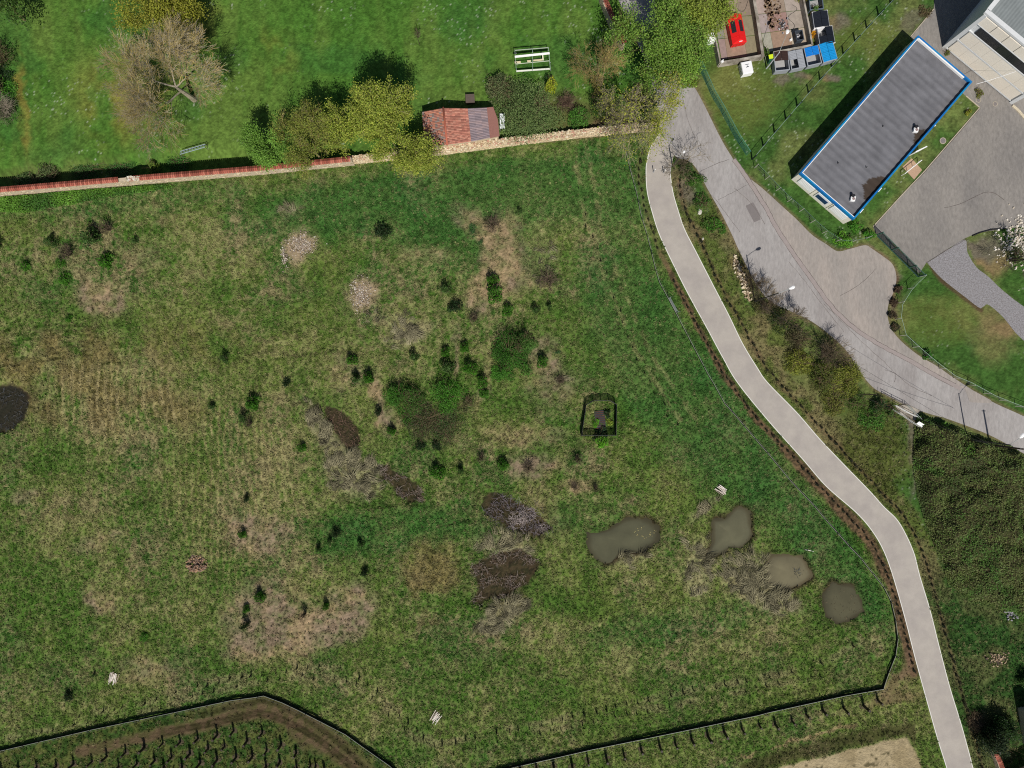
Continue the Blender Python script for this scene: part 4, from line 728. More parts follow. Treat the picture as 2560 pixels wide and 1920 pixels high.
# ------------------------------------------------------------------ shrubs standing in the field: seen one by one
KIND = {}
def proto(k):
    if k not in KIND:
        spec = {'green': (('4a8024', '588e2a', '3c6e20'), 1500, .12, 0), 'dull': (('42602a', '527036', '344c24'), 1200, .12, 8), 'dark': (('2a4020', '364e2a', '20301a'), 1300, .12, 4),
                'twiggy': (('6a604a', '5c6a38'), 90, .12, 46), 'low': (('3c6a34', '487a38', '30582c'), 420, .12, 0)}[k]
        KIND[k] = [(nm, np_mesh(nm, V, Fc, C, m).data) for nm, V, Fc, C, m in bush_parts(hash(k) % 97 + 3 if False else {'green': 3, 'dull': 5, 'dark': 8, 'twiggy': 13, 'low': 21}[k], 1.0, 1.0, spec[1], spec[0], spec[2], ('4a4036', '6c5e4e'), spec[3], .42)]
        for o in [o for o in bpy.data.objects if o.parent is None and o.name.split('.')[0] in ('leaves', 'stems')]: bpy.data.objects.remove(o)
    return KIND[k]
def field_shrub(k, px, py, rpx, h, label, group=None, cat='shrub', name='field_shrub', sx=1.0):
    e = empty(name, (*P(px, py), 0), random.uniform(0, 6.28)); r = rpx / S; e.scale = (r * sx * 1.08, r * 1.08, h * (1.5 if k != 'low' else 1)); tag(e, label, cat, group)
    for nm, me in proto(k): o = bpy.data.objects.new(nm, me); COL.objects.link(o); o.parent = e
    return e
FS = 'young shrubs scattered over the rough field'
for k, px, py, r, h, lab in [
    ('dull', 136, 606, 15, 1.3, 'small green shrub left of the bare twig patch near the field top left'), ('twiggy', 176, 634, 22, 1.2, 'tangle of bare twigs between two green shrubs at the field top left'),
    ('green', 156, 658, 13, .9, 'bright low shrub just below the tangle of bare twigs'), ('green', 164, 696, 17, 1.0, 'wide bright low shrub above the mauve bare patch on the left'),
    ('dull', 236, 598, 26, 2.0, 'largest grey-green shrub of the upper left group'), ('twiggy', 276, 574, 17, 1.6, 'bare brown shrub behind the largest grey-green shrub'), ('green', 271, 652, 20, 1.9, 'dense bright green shrub right of the mauve bare patch top'),
    ('green', 68, 668, 13, 1.0, 'little green shrub with dark shadow far left above the brown grass'), ('dull', 4, 610, 11, 1.1, 'shrub on the left photo edge below the nettle bank'), ('dull', 341, 602, 9, .7, 'tiny dark shrub right of the upper left group'),
    ('green', 174, 796, 10, .7, 'tiny shrub at the upper rim of the brown grass streaks'), ('dull', 567, 896, 12, 1.1, 'dark upright shrub alone in the left middle of the field'), ('dark', 958, 580, 21, 1.5, 'dark spiky shrub alone in the green upper middle'),
    ('low', 1184, 576, 17, .5, 'flat blue-green bush beside a brown patch at the field top'), ('twiggy', 1232, 562, 24, .8, 'flattened dry shrub right of the flat blue-green bush'), ('low', 1202, 604, 10, .4, 'tiny round plant below the flat blue-green bush'),
    ('green', 1238, 738, 23, 2.2, 'tall bright green shrub north of the big central bush'), ('green', 1232, 700, 16, 1.8, 'dark topped shrub just above the tall bright green shrub'), ('green', 1270, 778, 16, 1.4, 'green shrub between the tall bright one and the big central bush'),
    ('dull', 1113, 722, 17, 1.2, 'dull shrub with thin twigs left of the tall bright green shrub'), ('dark', 1140, 768, 19, 1.3, 'dark round shrub in lush grass left of the brown mound'), ('twiggy', 1187, 796, 17, .9, 'brown dead shrub between the dark round shrub and the big bush'),
    ('green', 883, 900, 15, 1.7, 'green shrub with a black shadow at the end of the long crack'), ('dull', 1036, 890, 14, 1.2, 'dim shrub alone left of the trampled trail'), ('green', 1161, 868, 14, 1.5, 'green shrub above the fork of the trampled trails'),
    ('green', 1114, 880, 14, 1.4, 'green shrub, upper one of the pair left of the trail fork'), ('dull', 1120, 916, 20, 1.5, 'fuller green shrub, lower one of the pair left of the trail fork'), ('green', 1178, 920, 19, 1.9, 'green shrub inside the fork of the trails with a long shadow'),
    ('green', 922, 944, 15, 2.0, 'narrow tall green shrub left of the trampled strip'), ('dull', 890, 948, 15, 1.3, 'brownish green shrub touching the narrow tall one'), ('green', 1207, 956, 16, 1.6, 'green shrub at the lower left foot of the big central bush'), ('green', 1210, 985, 13, .9, 'small bright shrub below the trail fork'),
    ('dark', 718, 958, 11, 1.0, 'small dark shrub left of the muddy hollow'), ('green', 636, 1006, 20, 2.0, 'bright green shrub with long black shadow in the left middle'), ('dull', 614, 1044, 14, 1.1, 'shrub just below left of the bright one in the left middle'),
    ('twiggy', 628, 1058, 12, 1.0, 'bare shrub beside the lower left middle shrub'), ('dull', 532, 1018, 11, .8, 'little shrub far left of the muddy hollow'), ('green', 756, 1120, 12, 1.2, 'small shrub on the left rim of the lying grass'), ('green', 979, 1078, 12, 1.5, 'thin shrub at the lower end of the trampled strip'),
    ('dark', 947, 1030, 11, 1.3, 'dark shrub beside the trampled strip'), ('dark', 1052, 1114, 13, .9, 'dark shrub, left one of a short row below the big brambles'), ('dark', 1092, 1114, 13, .9, 'dark shrub, right one of a short row below the big brambles'),
    ('green', 1097, 1180, 20, 1.7, 'roundest green shrub between the mud pools'), ('dull', 1152, 1176, 11, 1.2, 'slim shrub right of the roundest green shrub'), ('green', 1256, 1160, 16, 1.6, 'green shrub above the large round mud pool'), ('twiggy', 1204, 1142, 14, 1.0, 'purplish leafless shrub left of the green shrub above the mud pool'),
    ('dark', 842, 1332, 12, 1.1, 'dark shrub, largest of four in the lower middle left'), ('dull', 828, 1354, 10, .9, 'shrub just below the largest dark one in the lower middle left'), ('dull', 798, 1372, 8, 1.0, 'thin shrub, lowest of four in the lower middle left'), ('dull', 903, 1358, 10, .9, 'shrub standing right of the group of four in the lower middle left'),
    ('dark', 915, 1430, 11, 1.2, 'dark upright shrub below the lower middle left group'), ('dark', 619, 1246, 9, 1.0, 'single dark shrub right of the short black crack'), ('green', 608, 1336, 11, 1.3, 'shrub on the mauve patch right of the stone heap'),
    ('green', 654, 1490, 14, 1.6, 'green shrub above the large bare patch'), ('green', 617, 1520, 10, 1.1, 'upper one of two shrubs left of the large bare patch'), ('dark', 617, 1560, 11, 1.7, 'lower one of two shrubs left of the large bare patch'), ('twiggy', 764, 1532, 11, 1.4, 'purple leafless shrub at the top of the large bare patch'),
    ('green', 818, 1514, 9, 1.5, 'thin green shrub right of the purple leafless shrub'), ('dark', 175, 1738, 13, .9, 'dark low shrub near the bottom left fence'), ('green', 362, 1592, 12, .6, 'flat green shrub above the pale branch heap'), ('dull', 239, 1686, 5, .6, 'very small plant left of the pale branch heap'),
    ('dull', 1338, 774, 12, 1.1, 'shrub in the bare ground right of the tall bright green shrub'), ('dull', 1372, 768, 9, .8, 'small shrub right beside the one in bare ground'), ('green', 1356, 906, 16, 1.6, 'green shrub right of the big central bush'), ('low', 1393, 882, 9, .5, 'round low plant right of the big central bush'),
    ('dull', 1298, 530, 9, .8, 'small shrub high in the field below the rubble wall'), ('twiggy', 1400, 952, 16, .7, 'flattened pinkish dead shrub right of the big central bush'), ('twiggy', 1372, 700, 30, .8, 'wide spread of grey dead stems east of the trail'),
    ('twiggy', 1443, 1146, 15, 1.2, 'grey leafless shrub below the fenced pit'), ('twiggy', 1488, 1220, 11, .9, 'small leafless shrub above the peanut shaped pond'), ('twiggy', 1322, 1168, 19, .8, 'brown flattened shrub on the mauve ground'), ('twiggy', 1436, 1216, 14, .5, 'dead flat twigs left of the small leafless shrub'), ('twiggy', 1300, 868, 14, 1.6, 'leafless edge shrub of the big central bush')]:
    field_shrub(k, px, py, r, h, lab, FS)
CB = 'large dense bushes in the middle of the field'
for i, (px, py, r, h, n, cols, tw, lab) in enumerate([
    (1268, 882, 3.1, 3.4, 8000, ('3e7022', '4c8028', '32601e'), 0, 'big central bush, left half, bright green'), (1306, 862, 2.2, 3.6, 4800, ('46702a', '3a6024', '5a7c34'), 26, 'darker right upper half of the big central bush'),
    (1258, 932, 2.0, 2.2, 3200, ('488026', '568e2c', '3c7020'), 0, 'lower lobe of the big central bush'), (1316, 920, 1.5, 1.5, 1000, ('4c7a2c', '5c8a34'), 10, 'right lobe at the foot of the big central bush'),
    (1000, 984, 2.4, 3.2, 4600, ('427422', '50842a', '36621e'), 0, 'leftmost bush of the bramble clump with a toothed shadow'), (1036, 1000, 2.4, 2.6, 3600, ('426a28', '5a7a34', '38581f'), 30, 'bush between the two dark topped bushes of the bramble clump'),
    (1118, 986, 3.0, 3.0, 5600, ('4a8226', '568c2a', '3e7022'), 0, 'rightmost bright bush of the bramble clump'), (1168, 1010, 1.6, 1.2, 900, ('4e6a34', '6a6444'), 26, 'thin bush at the right end of the bramble clump'),
    (1060, 1050, 3.6, 1.0, 5200, ('50583a', '46642c', '5e5040'), 30, 'low reddish brambles spreading south of the clump'), (1110, 1060, 3.6, 1.0, 6000, ('447030', '505e32', '5a5240'), 30, 'low green brambles spreading south-east of the clump'), (1020, 1040, 1.8, 1.0, 1200, ('4e8628', '427422'), 0, 'low green lobe beside the trampled trail')]):
    bush('bramble_bush', px, py, r, h, lab, cols, n, seed=300 + i, group=CB, twig=tw, lsize=.14)
# plants inside the fenced pit
bush('pit_bush', 1500, 1086, 1.3, 1.0, 'dark bush filling the lower end of the fenced pit', DG, 1300, 404); bush('pit_bush', 1519, 1034, .7, .9, 'small dark bush in the upper right of the fenced pit', DG, 600, 405)
bush('grass_clump', 1488, 1058, .8, .6, 'bright grass clump on the left rim of the fenced pit', BR, 420, 401, cat='plant'); bush('grass_clump', 1523, 1056, .8, .5, 'yellowish grass clump on the right rim of the fenced pit', ('8a9a3c', '74902e'), 400, 402, cat='plant')
bush('field_shrub', 1502, 1103, 1.3, 1.1, 'bright green shrub growing just south of the fenced pit', BR, 1100, 403)
# ---- hedge plants along the path, one object each
def hedge_plant(seed):
    rng = np.random.RandomState(seed); parts = bush_parts(seed, .23, .45, 100, ('2c3420', '3a4628', '241f1a'), .10, ('3a3028', '52453a'), 8, .5)
    hole = MB(); n = 9
    return parts
HP = [[(nm, np_mesh(nm, V, Fc, C, m).data) for nm, V, Fc, C, m in hedge_plant(s)] for s in (501, 502, 503)]
for o in [o for o in bpy.data.objects if o.parent is None and o.name.split('.')[0] in ('leaves', 'stems')]: bpy.data.objects.remove(o)
def nth(k): return '%d%s' % (k, 'th' if 10 <= k % 100 <= 20 else {1: 'st', 2: 'nd', 3: 'rd'}.get(k % 10, 'th'))
def row(name, line, step, scale, label, cat, group, protos, jit=.12, skip=None, rnd=.25, sq=(1, 1, 1)):
    k_ = 0
    for (x, y, a) in walk(pxy(line), step):
        px, py = 1280 + x * S, 960 - y * S
        if skip and skip(px, py) or not (-30 < px < 2590 and -30 < py < 1950): continue
        k_ += 1
        e = empty(name, (x + random.uniform(-jit, jit), y + random.uniform(-jit, jit), 0), a); s = scale * random.uniform(1 - rnd, 1 + rnd); e.scale = (s * sq[0], s * sq[1], s * sq[2]); tag(e, label % nth(k_), cat, group)
        for nm, me in random.choice(protos): o = bpy.data.objects.new(nm, me); COL.objects.link(o); o.parent = e
row('hedge_plant', HEDGE_L, 1.08, 1.15, 'dark hedge plant, %s from the top, on the field side of the path', 'hedge plant', 'hedge plants on the field side of the path', HP, skip=lambda x, y: 622 < y < 695, sq=(1.25, .8, 1))
row('hedge_plant', HEDGE_R, 1.06, 1.15, 'dark hedge plant, %s from the top, on the road side of the path', 'hedge plant', 'hedge plants on the road side of the path', HP, sq=(1.3, .8, 1))
SP = [[(nm, np_mesh(nm, V, Fc, C, m).data) for nm, V, Fc, C, m in bush_parts(s, .17, 1.0, 110, ('2a3420', '384226'), .10, ('30281f', '463a2e'), 7, .5)] for s in (511, 512)]
for o in [o for o in bpy.data.objects if o.parent is None and o.name.split('.')[0] in ('leaves', 'stems')]: bpy.data.objects.remove(o)
row('seedling', ROW_A, 1.62, .78, 'thin seedling, %s from the left, in the upper planted row above the field fence', 'seedling', 'seedlings of the inner planted row', SP, .22, rnd=.4)
row('seedling', ROW_B, 1.62, .62, 'thin seedling, %s from the left, in the lower planted row nearest the field fence', 'seedling', 'seedlings of the outer planted row', SP, .22, rnd=.4)
row('seedling', [(1450, 470), (1462, 520), (1475, 590), (1500, 640), (1530, 740), (1560, 800), (1575, 860), (1600, 920), (1640, 985), (1690, 1070)], 1.9, .7, 'faint seedling, %s from the top, in the old row west of the path', 'seedling', 'seedlings of the old row west of the path', SP, .35)
# ---- staked young trees in dark guards
gm = MB(); gm.tube((0, 0, 0), (0, 0, 1.7), .17, .17, 8, lin('3a3128')); GUARD = gm.build('tree_guard', M_vc).data
sm_ = MB(); sm_.tube((.12, 0, 0), (.12, 0, 1.7), .03, .03, 5, lin('5a4a38')); STAKE = sm_.build('stake', M_vc).data
rngx = np.random.RandomState(61); sg, tp = grow(rngx, (0, 0, 0), 1.9, .35, 3, 2, .03, .5); V, Fc = tubes_np([s[0] for s in sg], [s[1] for s in sg], np.array([max(s[2], .012) for s in sg]), np.array([max(s[3], .01) for s in sg]), 3)
TWIG = np_mesh('trunk', V, Fc, np.tile(LA('4e4236'), (len(V), 1)), M_bark).data
rr_ = np.random.RandomState(4); a = np.linspace(0, 6.283, 15)[:-1]; r0 = rr_.uniform(.34, .62, 14); MV = [(0, 0, .12)] + [(math.cos(t) * q, math.sin(t) * q, .015) for t, q in zip(a, r0)]; md = bpy.data.meshes.new('soil_ring'); md.from_pydata(MV, [], [(0, i, i % 14 + 1) for i in range(1, 15)]); M_soil = mat('turned_soil', lin((74, 66, 50)), .95, noise=.4, nscale=6); md.materials.append(M_soil)
for o in [o for o in bpy.data.objects if o.parent is None and o.name.split('.')[0] in ('tree_guard', 'stake', 'trunk')]: bpy.data.objects.remove(o)
YN = {}
def young_tree(px, py, label, group, s=1.0):
    YN[group] = YN.get(group, 0) + 1; label = label % nth(YN[group])
    e = empty('young_tree', (*P(px, py), 0), random.uniform(0, 6.28)); s *= random.uniform(.8, 1.15); e.scale = (s, s, s * random.uniform(.75, 1.1)); tag(e, label, 'young tree', group)
    for nm, me in (('tree_guard', GUARD), ('stake', STAKE), ('trunk', TWIG), ('soil_ring', md)): o = bpy.data.objects.new(nm, me); COL.objects.link(o); o.parent = e
AV = 'young trees in a row south of the field fence'
for x, y in C3(1280, 1440, [(70, 1659), (210, 1640), (360, 1640), (520, 1640), (655, 1590), (815, 1570), (965, 1540), (1115, 1500), (1275, 1470), (1410, 1450), (1550, 1410), (1690, 1380), (1830, 1345), (1985, 1320), (2135, 1290)]) + C3(1920, 1440, [(60, 1280), (205, 1250), (330, 1195), (470, 1160), (650, 1140), (820, 1115), (945, 1070)]):
    young_tree(x, y, 'staked young tree, %s from the left, in the row outside the lower field fence', AV)
OR = 'young trees of the bottom left orchard'
for x, y in sorted([(440 + a / 6.144, 1740 + b / 6.144) for a, b in [(70, 700), (220, 880), (340, 650), (500, 800), (640, 590), (640, 970), (750, 770), (890, 530), (930, 930), (1100, 680), (1180, 920), (1330, 560), (1400, 830), (1390, 1080), (1600, 1010), (1620, 740), (1850, 870), (1860, 1100), (2070, 1060), (100, 1090), (380, 1020)]] + [(231, 1903), (268, 1890), (315, 1880), (298, 1915), (343, 1909), (362, 1868), (388, 1900), (408, 1857), (430, 1892), (185, 1909), (142, 1915), (93, 1917), (48, 1922), (411, 1917), (790, 1915), (812, 1925), (5, 1926)]):
    young_tree(x, y, 'staked young tree, %s counted left to right, in the bottom left orchard', OR)
# ------------------------------------------------------------------ boundary wall, tiled half and rubble half
M_rubble = mat('rubble_stone', vcol=True, rough=0.95, noise=0.25, nscale=5, bump=0.04, bscale=7)
M_tile = mat('clay_tile', vcol=True, rough=0.8, noise=0.2, nscale=7)
def stones_on(mb, a, b, h, w, n, seed, cols, zj=.06):
    rr = random.Random(seed); a = Vector(a); b = Vector(b); d = (b - a); L = d.length; d /= L; nn = Vector((-d.y, d.x, 0)); rz = math.atan2(d.y, d.x)
    for i in range(n):
        t = rr.uniform(0, L); s = rr.uniform(-w / 2, w / 2); p = a + d * t + nn * s; q = rr.uniform(.12, .34)
        mb.box(p.x, p.y, h - .12 + rr.uniform(0, zj), q, q * rr.uniform(.5, .9), .14, rz + rr.uniform(-.4, .4), lin(rr.choice(cols)), .8)
WH = 2.3; wl = [P(x, y, WH) for x, y in [(-60, 479), (0, 474), (330, 446), (640, 421), (878, 397)]]
wall = empty('tiled_wall', (*wl[1], 0)); tag(wall, 'long stone garden wall capped with red clay tiles on the left', 'wall')
mb = MB(); off_ = Vector((wl[1][0], wl[1][1], 0))
for a, b in zip(wl[:-1], wl[1:]):
    a = Vector((*a, WH / 2 - .75)) - off_; b = Vector((*b, WH / 2 - .75)) - off_; mb.beam(a, b, .46, WH + 1.3, lin('b8a890'))
rr = random.Random(3)
for a, b in zip(wl[:-1], wl[1:]):
    A_ = Vector((*a, 0)) - off_; B_ = Vector((*b, 0)) - off_; d = (B_ - A_).normalized(); nn = Vector((d.y, -d.x, 0)); L = (B_ - A_).length; rz = math.atan2(d.y, d.x)
    for i in range(int(L * 9)):
        p = A_ + d * rr.uniform(0, L) + nn * .23; q = rr.uniform(.15, .4); mb.box(p.x, p.y, rr.uniform(.05, WH - .35), q, .08, rr.uniform(.1, .2), rz, lin(rr.choice(['c8b896', 'b4a488', 'd4c6a8', 'a89878'])))
o = mb.build('stone_body', M_rubble, wall)
# roof shaped coping: one mesh per tile course element, alike pieces share data
tm = MB(); tm.cur = lin('b8604a')
n = 6; pts = [(-.40 + .8 * i / n, 0) for i in range(n + 1)]
hz = lambda u: .20 * (1 - abs(u) / .40)
vs = []
for y0 in (-.13, .13):
    for i in range(n + 1):
        u = pts[i][0]; vs.append((u, y0, hz(u) + (.05 if y0 > 0 else .02)))
tm.add(vs, [(i, i + 1, n + 2 + i, n + 1 + i) for i in range(n)]); tm.add([(-.4, .13, .05), (0, .13, .25), (.4, .13, .05), (0, .13, .12)], [(0, 3, 2, 1)])
TILES = []
for c in ('9c5646', '8e4c3c', 'a86452', '7e4436'):
    tm.c = [lin(c)] * len(tm.v); to = tm.build('coping_tile', M_tile); TILES.append(to.data); bpy.data.objects.remove(to)
st = walk(wl, .29); k = 0
for x, y, a in st:
    px = 1280 + x * S
    if 318 < px < 345: continue
    o = bpy.data.objects.new('coping_tile', TILES[random.randint(0, 3)]); COL.objects.link(o); o.parent = wall; o.location = (x - off_.x, y - off_.y, WH - .05 + random.uniform(-.012, .012)); o.rotation_euler = (random.uniform(-.03, .03), random.uniform(-.03, .03), a - math.pi / 2 + random.uniform(-.04, .04)); k += 1
mb = MB(); a = Vector((*P(316, 448, WH), 0)) - off_; b = Vector((*P(350, 445, WH), 0)) - off_; stones_on(mb, a, b, WH + .12, .6, 70, 5, ['c8c0ac', 'b0a48c', 'd8d2c4']); mb.build('broken_coping', M_rubble, wall)
rw = empty('rubble_wall', (*P(1120, 378), 0)); tag(rw, 'crumbling beige rubble stone wall behind the shed and under the trees', 'wall'); off2 = Vector((*P(1120, 378), 0)); mb = MB()
rl = pxy([(872, 405), (985, 394), (1120, 379), (1280, 358), (1450, 338), (1560, 327), (1636, 321)])
for a, b in zip(rl[:-1], rl[1:]):
    A_ = Vector((*a, .6)) - off2; B_ = Vector((*b, .6)) - off2; mb.beam(A_, B_, .85, 1.2, lin('c4b294')); stones_on(mb, (A_.x, A_.y, 0), (B_.x, B_.y, 0), 1.26, .95, int((B_ - A_).length * 26), int(a[0] * 10), ['d2c2a2', 'c0ae90', 'b09c80', 'dccfb4', 'a89070', 'b88c78'])
    d = (B_ - A_).normalized(); rz = math.atan2(d.y, d.x); nn = Vector((d.y, -d.x, 0))
    for i in range(int((B_ - A_).length * 12)):
        p = A_ + d * rr.uniform(0, (B_ - A_).length) + nn * .44; q = rr.uniform(.14, .34); mb.box(p.x, p.y, rr.uniform(.02, .95), q, .1, rr.uniform(.1, .18), rz, lin(rr.choice(['d8caa8', 'c8b490', 'b8a484'])))
mb.build('stone_body', M_rubble, rw)
nw = empty('lane_wall', (*P(1510, 40), 0)); tag(nw, 'brick coped stone wall beside the lane at the top edge', 'wall'); o3 = Vector((*P(1510, 40), 0)); mb = MB(); nl = [(1490, -60), (1504, 0), (1522, 45), (1556, 120)]
for a, b in zip(nl[:-1], nl[1:]): mb.beam(PZ(*a, .8) - o3, PZ(*b, .8) - o3, .45, 1.6, lin('b4a48c'))
mb.build('stone_body', M_rubble, nw)
for x, y, a in walk(pxy(nl), .34):
    o = bpy.data.objects.new('coping_tile', TILES[random.randint(0, 3)]); COL.objects.link(o); o.parent = nw; o.location = (x - o3.x, y - o3.y, 1.58); o.rotation_euler = (0, 0, a - math.pi / 2); o.scale = (.9, 1.1, .9)
gw = empty('tile_capped_wall', (*P(2490, 1880), 0)); tag(gw, 'low garden wall with red tile capping in the bottom right corner', 'wall'); o4 = Vector((*P(2490, 1880), 0)); mb = MB(); gl = [(2474, 1866), (2490, 1900), (2510, 1960)]
for a, b in zip(gl[:-1], gl[1:]): mb.beam(PZ(*a, .5) - o4, PZ(*b, .5) - o4, .35, 1.0, lin('a89880'))
mb.build('stone_body', M_rubble, gw)
for x, y, a in walk(pxy(gl), .32):
    o = bpy.data.objects.new('coping_tile', TILES[random.randint(0, 3)]); COL.objects.link(o); o.parent = gw; o.location = (x - o4.x, y - o4.y, .98); o.rotation_euler = (0, 0, a - math.pi / 2); o.scale = (.85, 1, .8)
# ------------------------------------------------------------------ shed with tiled roof
sh = empty('shed', (*P(1150, 325), 0)); tag(sh, 'low shed with a red tiled roof and a grey corrugated section by the rubble wall', 'shed'); so = Vector((*P(1150, 325), 0))
def Q(px, py, z): return PZ(px, py, z) - so
mb = MB(); RZ, EL, ER = 3.4, 2.5, 2.55
c_ = [P(*p, EL) for p in [(1062, 283), (1232, 270), (1246, 338), (1118, 358), (1066, 369)]]
mb.prism([(x - so.x, y - so.y) for x, y in c_], 0, 2.42, lin('b8a88c')); mb.build('wall', M_rubble, sh)
def slope(name, quad, cols, pitch, parent, m, amp=.05, tl=.36, vary=.25, seed=0):
    """rows of tiles between an upper and a lower edge; quad = ridge a, ridge b, eave b, eave a"""
    ra, rb, eb, ea = [Vector(q) for q in quad]; n = int((rb - ra).length / pitch); k = max(2, int((ea - ra).length / tl)); V = []; Fc = []; C = []; rr = random.Random(seed)
    for i in range(n):
        for j in range(k):
            t0, t1 = i / n, (i + 1) / n; s0, s1 = j / k, (j + 1) / k; base = len(V); col = LA(rr.choice(cols)) * rr.uniform(1 - vary, 1 + vary)
            for s, lift in ((s0, .0), (s1 * .999, .035)):
                for t, up in ((t0, 0), (t0 + (t1 - t0) * .35, amp), (t0 + (t1 - t0) * .7, amp), (t1, 0)):
                    p = (ra * (1 - t) + rb * t) * (1 - s) + (ea * (1 - t) + eb * t) * s; V.append((p.x, p.y, p.z + up + lift)); C.append(col)
            Fc += [(base + q, base + 4 + q, base + 5 + q, base + 1 + q) for q in range(3)]
    o = np_mesh(name, V, Fc, C, m, parent); o['kind'] = 'stuff'; return o
slope('roof_tiles', (Q(1108, 270, RZ), Q(1117, 362, RZ), Q(1062, 372, EL), Q(1055, 280, EL)), ['9c6a5a', '94685c', '84746c', 'a87058'], .22, sh, M_tile, seed=1)
slope('roof_tiles', (Q(1109, 270, RZ), Q(1118, 362, RZ), Q(1178, 354, 2.95), Q(1169, 271, 2.95)), ['a06a5a', 'a8705e', '966052', 'ac7a68'], .235, sh, M_tile, seed=2)
slope('corrugated_section', (Q(1169, 271, 2.92), Q(1178, 354, 2.92), Q(1225, 345, 2.7), Q(1217, 269, 2.7)), ['86787c', '7c7074', '907e7e'], .235, sh, M_tile, seed=3, vary=.1, tl=.8)
mb = MB(); q = [Q(1217, 269, 2.68), Q(1225, 345, 2.68), Q(1249, 340, 2.55), Q(1245, 300, 2.55), Q(1233, 267, 2.55)]; mb.add([tuple(p) for p in q] + [tuple(p - Vector((0, 0, .08))) for p in q], [(0, 1, 2, 3, 4), (9, 8, 7, 6, 5), (0, 5, 6, 1), (1, 6, 7, 2), (2, 7, 8, 3), (3, 8, 9, 4), (4, 9, 5, 0)], lin('8c6258')); mb.build('flat_roof_section', M_tile, sh)
mb = MB(); mb.tube(Q(1108, 268, RZ + .03), Q(1118, 363, RZ + .03), .14, .14, 8, lin('a8604c')); mb.build('ridge_cap', M_tile, sh, smooth=True)
lt = empty('hutch', (*P(1176, 252), 0)); tag(lt, 'grey-brown flat roofed hutch in the shadow behind the shed', 'hutch'); mb = MB(); mb.box(0, 0, 0, 1.2, 1.1, .8, .05, lin('54483f')); mb.build('body', M_vc, lt); mb = MB(); mb.box(0, 0, .8, 1.3, 1.25, .06, .05, lin('5c5048')); mb.build('roof', M_vc, lt)
wh = empty('corrugated_sheet', (*P(1256, 312), 0)); tag(wh, 'white corrugated sheet leaning at the right end of the shed', 'sheet'); mb = MB()
for i in range(7): mb.beam((-.3 + .1 * i, -1.1, 1.5 - .05 * (i % 2)), (-.3 + .1 * i, 1.0, 1.62 - .05 * (i % 2)), .1, .02, lin('dfe4e4'))
for x_, y_ in ((-.3, -1), (.3, -1), (-.3, .9), (.3, .9)): mb.beam((x_, y_, 0), (x_, y_, 1.5), .05, .05, lin('8a8a84'))
mb.build('sheet', M_vc, wh)
# ------------------------------------------------------------------ white frame, leaning rack
fr = empty('greenhouse_frame', (*P(1330, 150), 0)); tag(fr, 'bare white and green greenhouse frame without glass on the park lawn', 'frame'); fo = Vector((*P(1330, 150), 0)); FQ = lambda x, y, z: PZ(x, y, z) - fo
Z = 1.5; posts = [(1291, 133), (1370, 127), (1294, 162), (1376, 156), (1293, 180), (1377, 176), (1332, 130)]
for x, y in posts: mb = MB(); mb.beam(FQ(x, y, 0), FQ(x, y, Z if y < 170 else .9), .07, .07, lin('8c948e')); mb.build('post', M_vc, fr)
for a, b, w, c, z in (((1287, 126), (1371, 119), .10, 'a4ae9c', Z), ((1287, 142), (1374, 133), .30, 'f4f2ec', 1.9), ((1290, 160), (1374, 152), .07, 'c8ceb8', Z), ((1291, 178), (1375, 172), .22, 'dcdcd0', .95), ((1287, 124), (1291, 180), .05, '9aa8a0', Z), ((1331, 120), (1332, 178), .06, '8a9a90', Z), ((1371, 118), (1376, 174), .06, '9aa8a0', Z), ((1356, 131), (1358, 152), .16, 'e4e0c4', 1.2)):
    mb = MB(); mb.beam(FQ(*a, z), FQ(*b, z), w, .06, lin(c)); mb.build('rail', M_vc, fr)
for i, (x, y, w) in enumerate(((1294, 156, .9), (1323, 153, .6), (1345, 150, 1.4))):
    pl = empty('plank', (*P(x, y), .03), .08); tag(pl, ['short pale plank at the left in the greenhouse frame', 'shortest pale plank in the middle of the greenhouse frame', 'longest pale plank at the right in the greenhouse frame'][i], 'plank'); mb = MB(); mb.box(0, 0, 0, w, .3, .06, 0, lin('d0c4a0')); mb.build('board', M_vc, pl)
rk = empty('metal_rack', (*P(482, 380), 0), .0); tag(rk, 'grey metal ladder rack leaning over the grass north of the tiled wall', 'rack'); ro = Vector((*P(482, 380), 0)); mb = MB(); A0, A1 = PZ(450, 386, .9) - ro, PZ(512, 368, .9) - ro; dn = Vector((.05, .45, -.0))
mb.beam(A0, A1, .06, .06, lin('9aa8b0')); mb.beam(A0 + dn, A1 + dn, .06, .06, lin('9aa8b0'))
for i in range(17):
    p = A0.lerp(A1, i / 16); mb.beam(p, p + dn, .035, .035, lin('8c9aa2'))
mb.build('grating', M_vc, rk); mb = MB()
for p in (A0, A1): mb.beam(p, (p.x, p.y, 0), .06, .06, lin('6a6058')); mb.beam(p + dn, (p.x + dn.x, p.y + dn.y, 0), .05, .05, lin('6a6058'))
mb.build('legs', M_vc, rk)
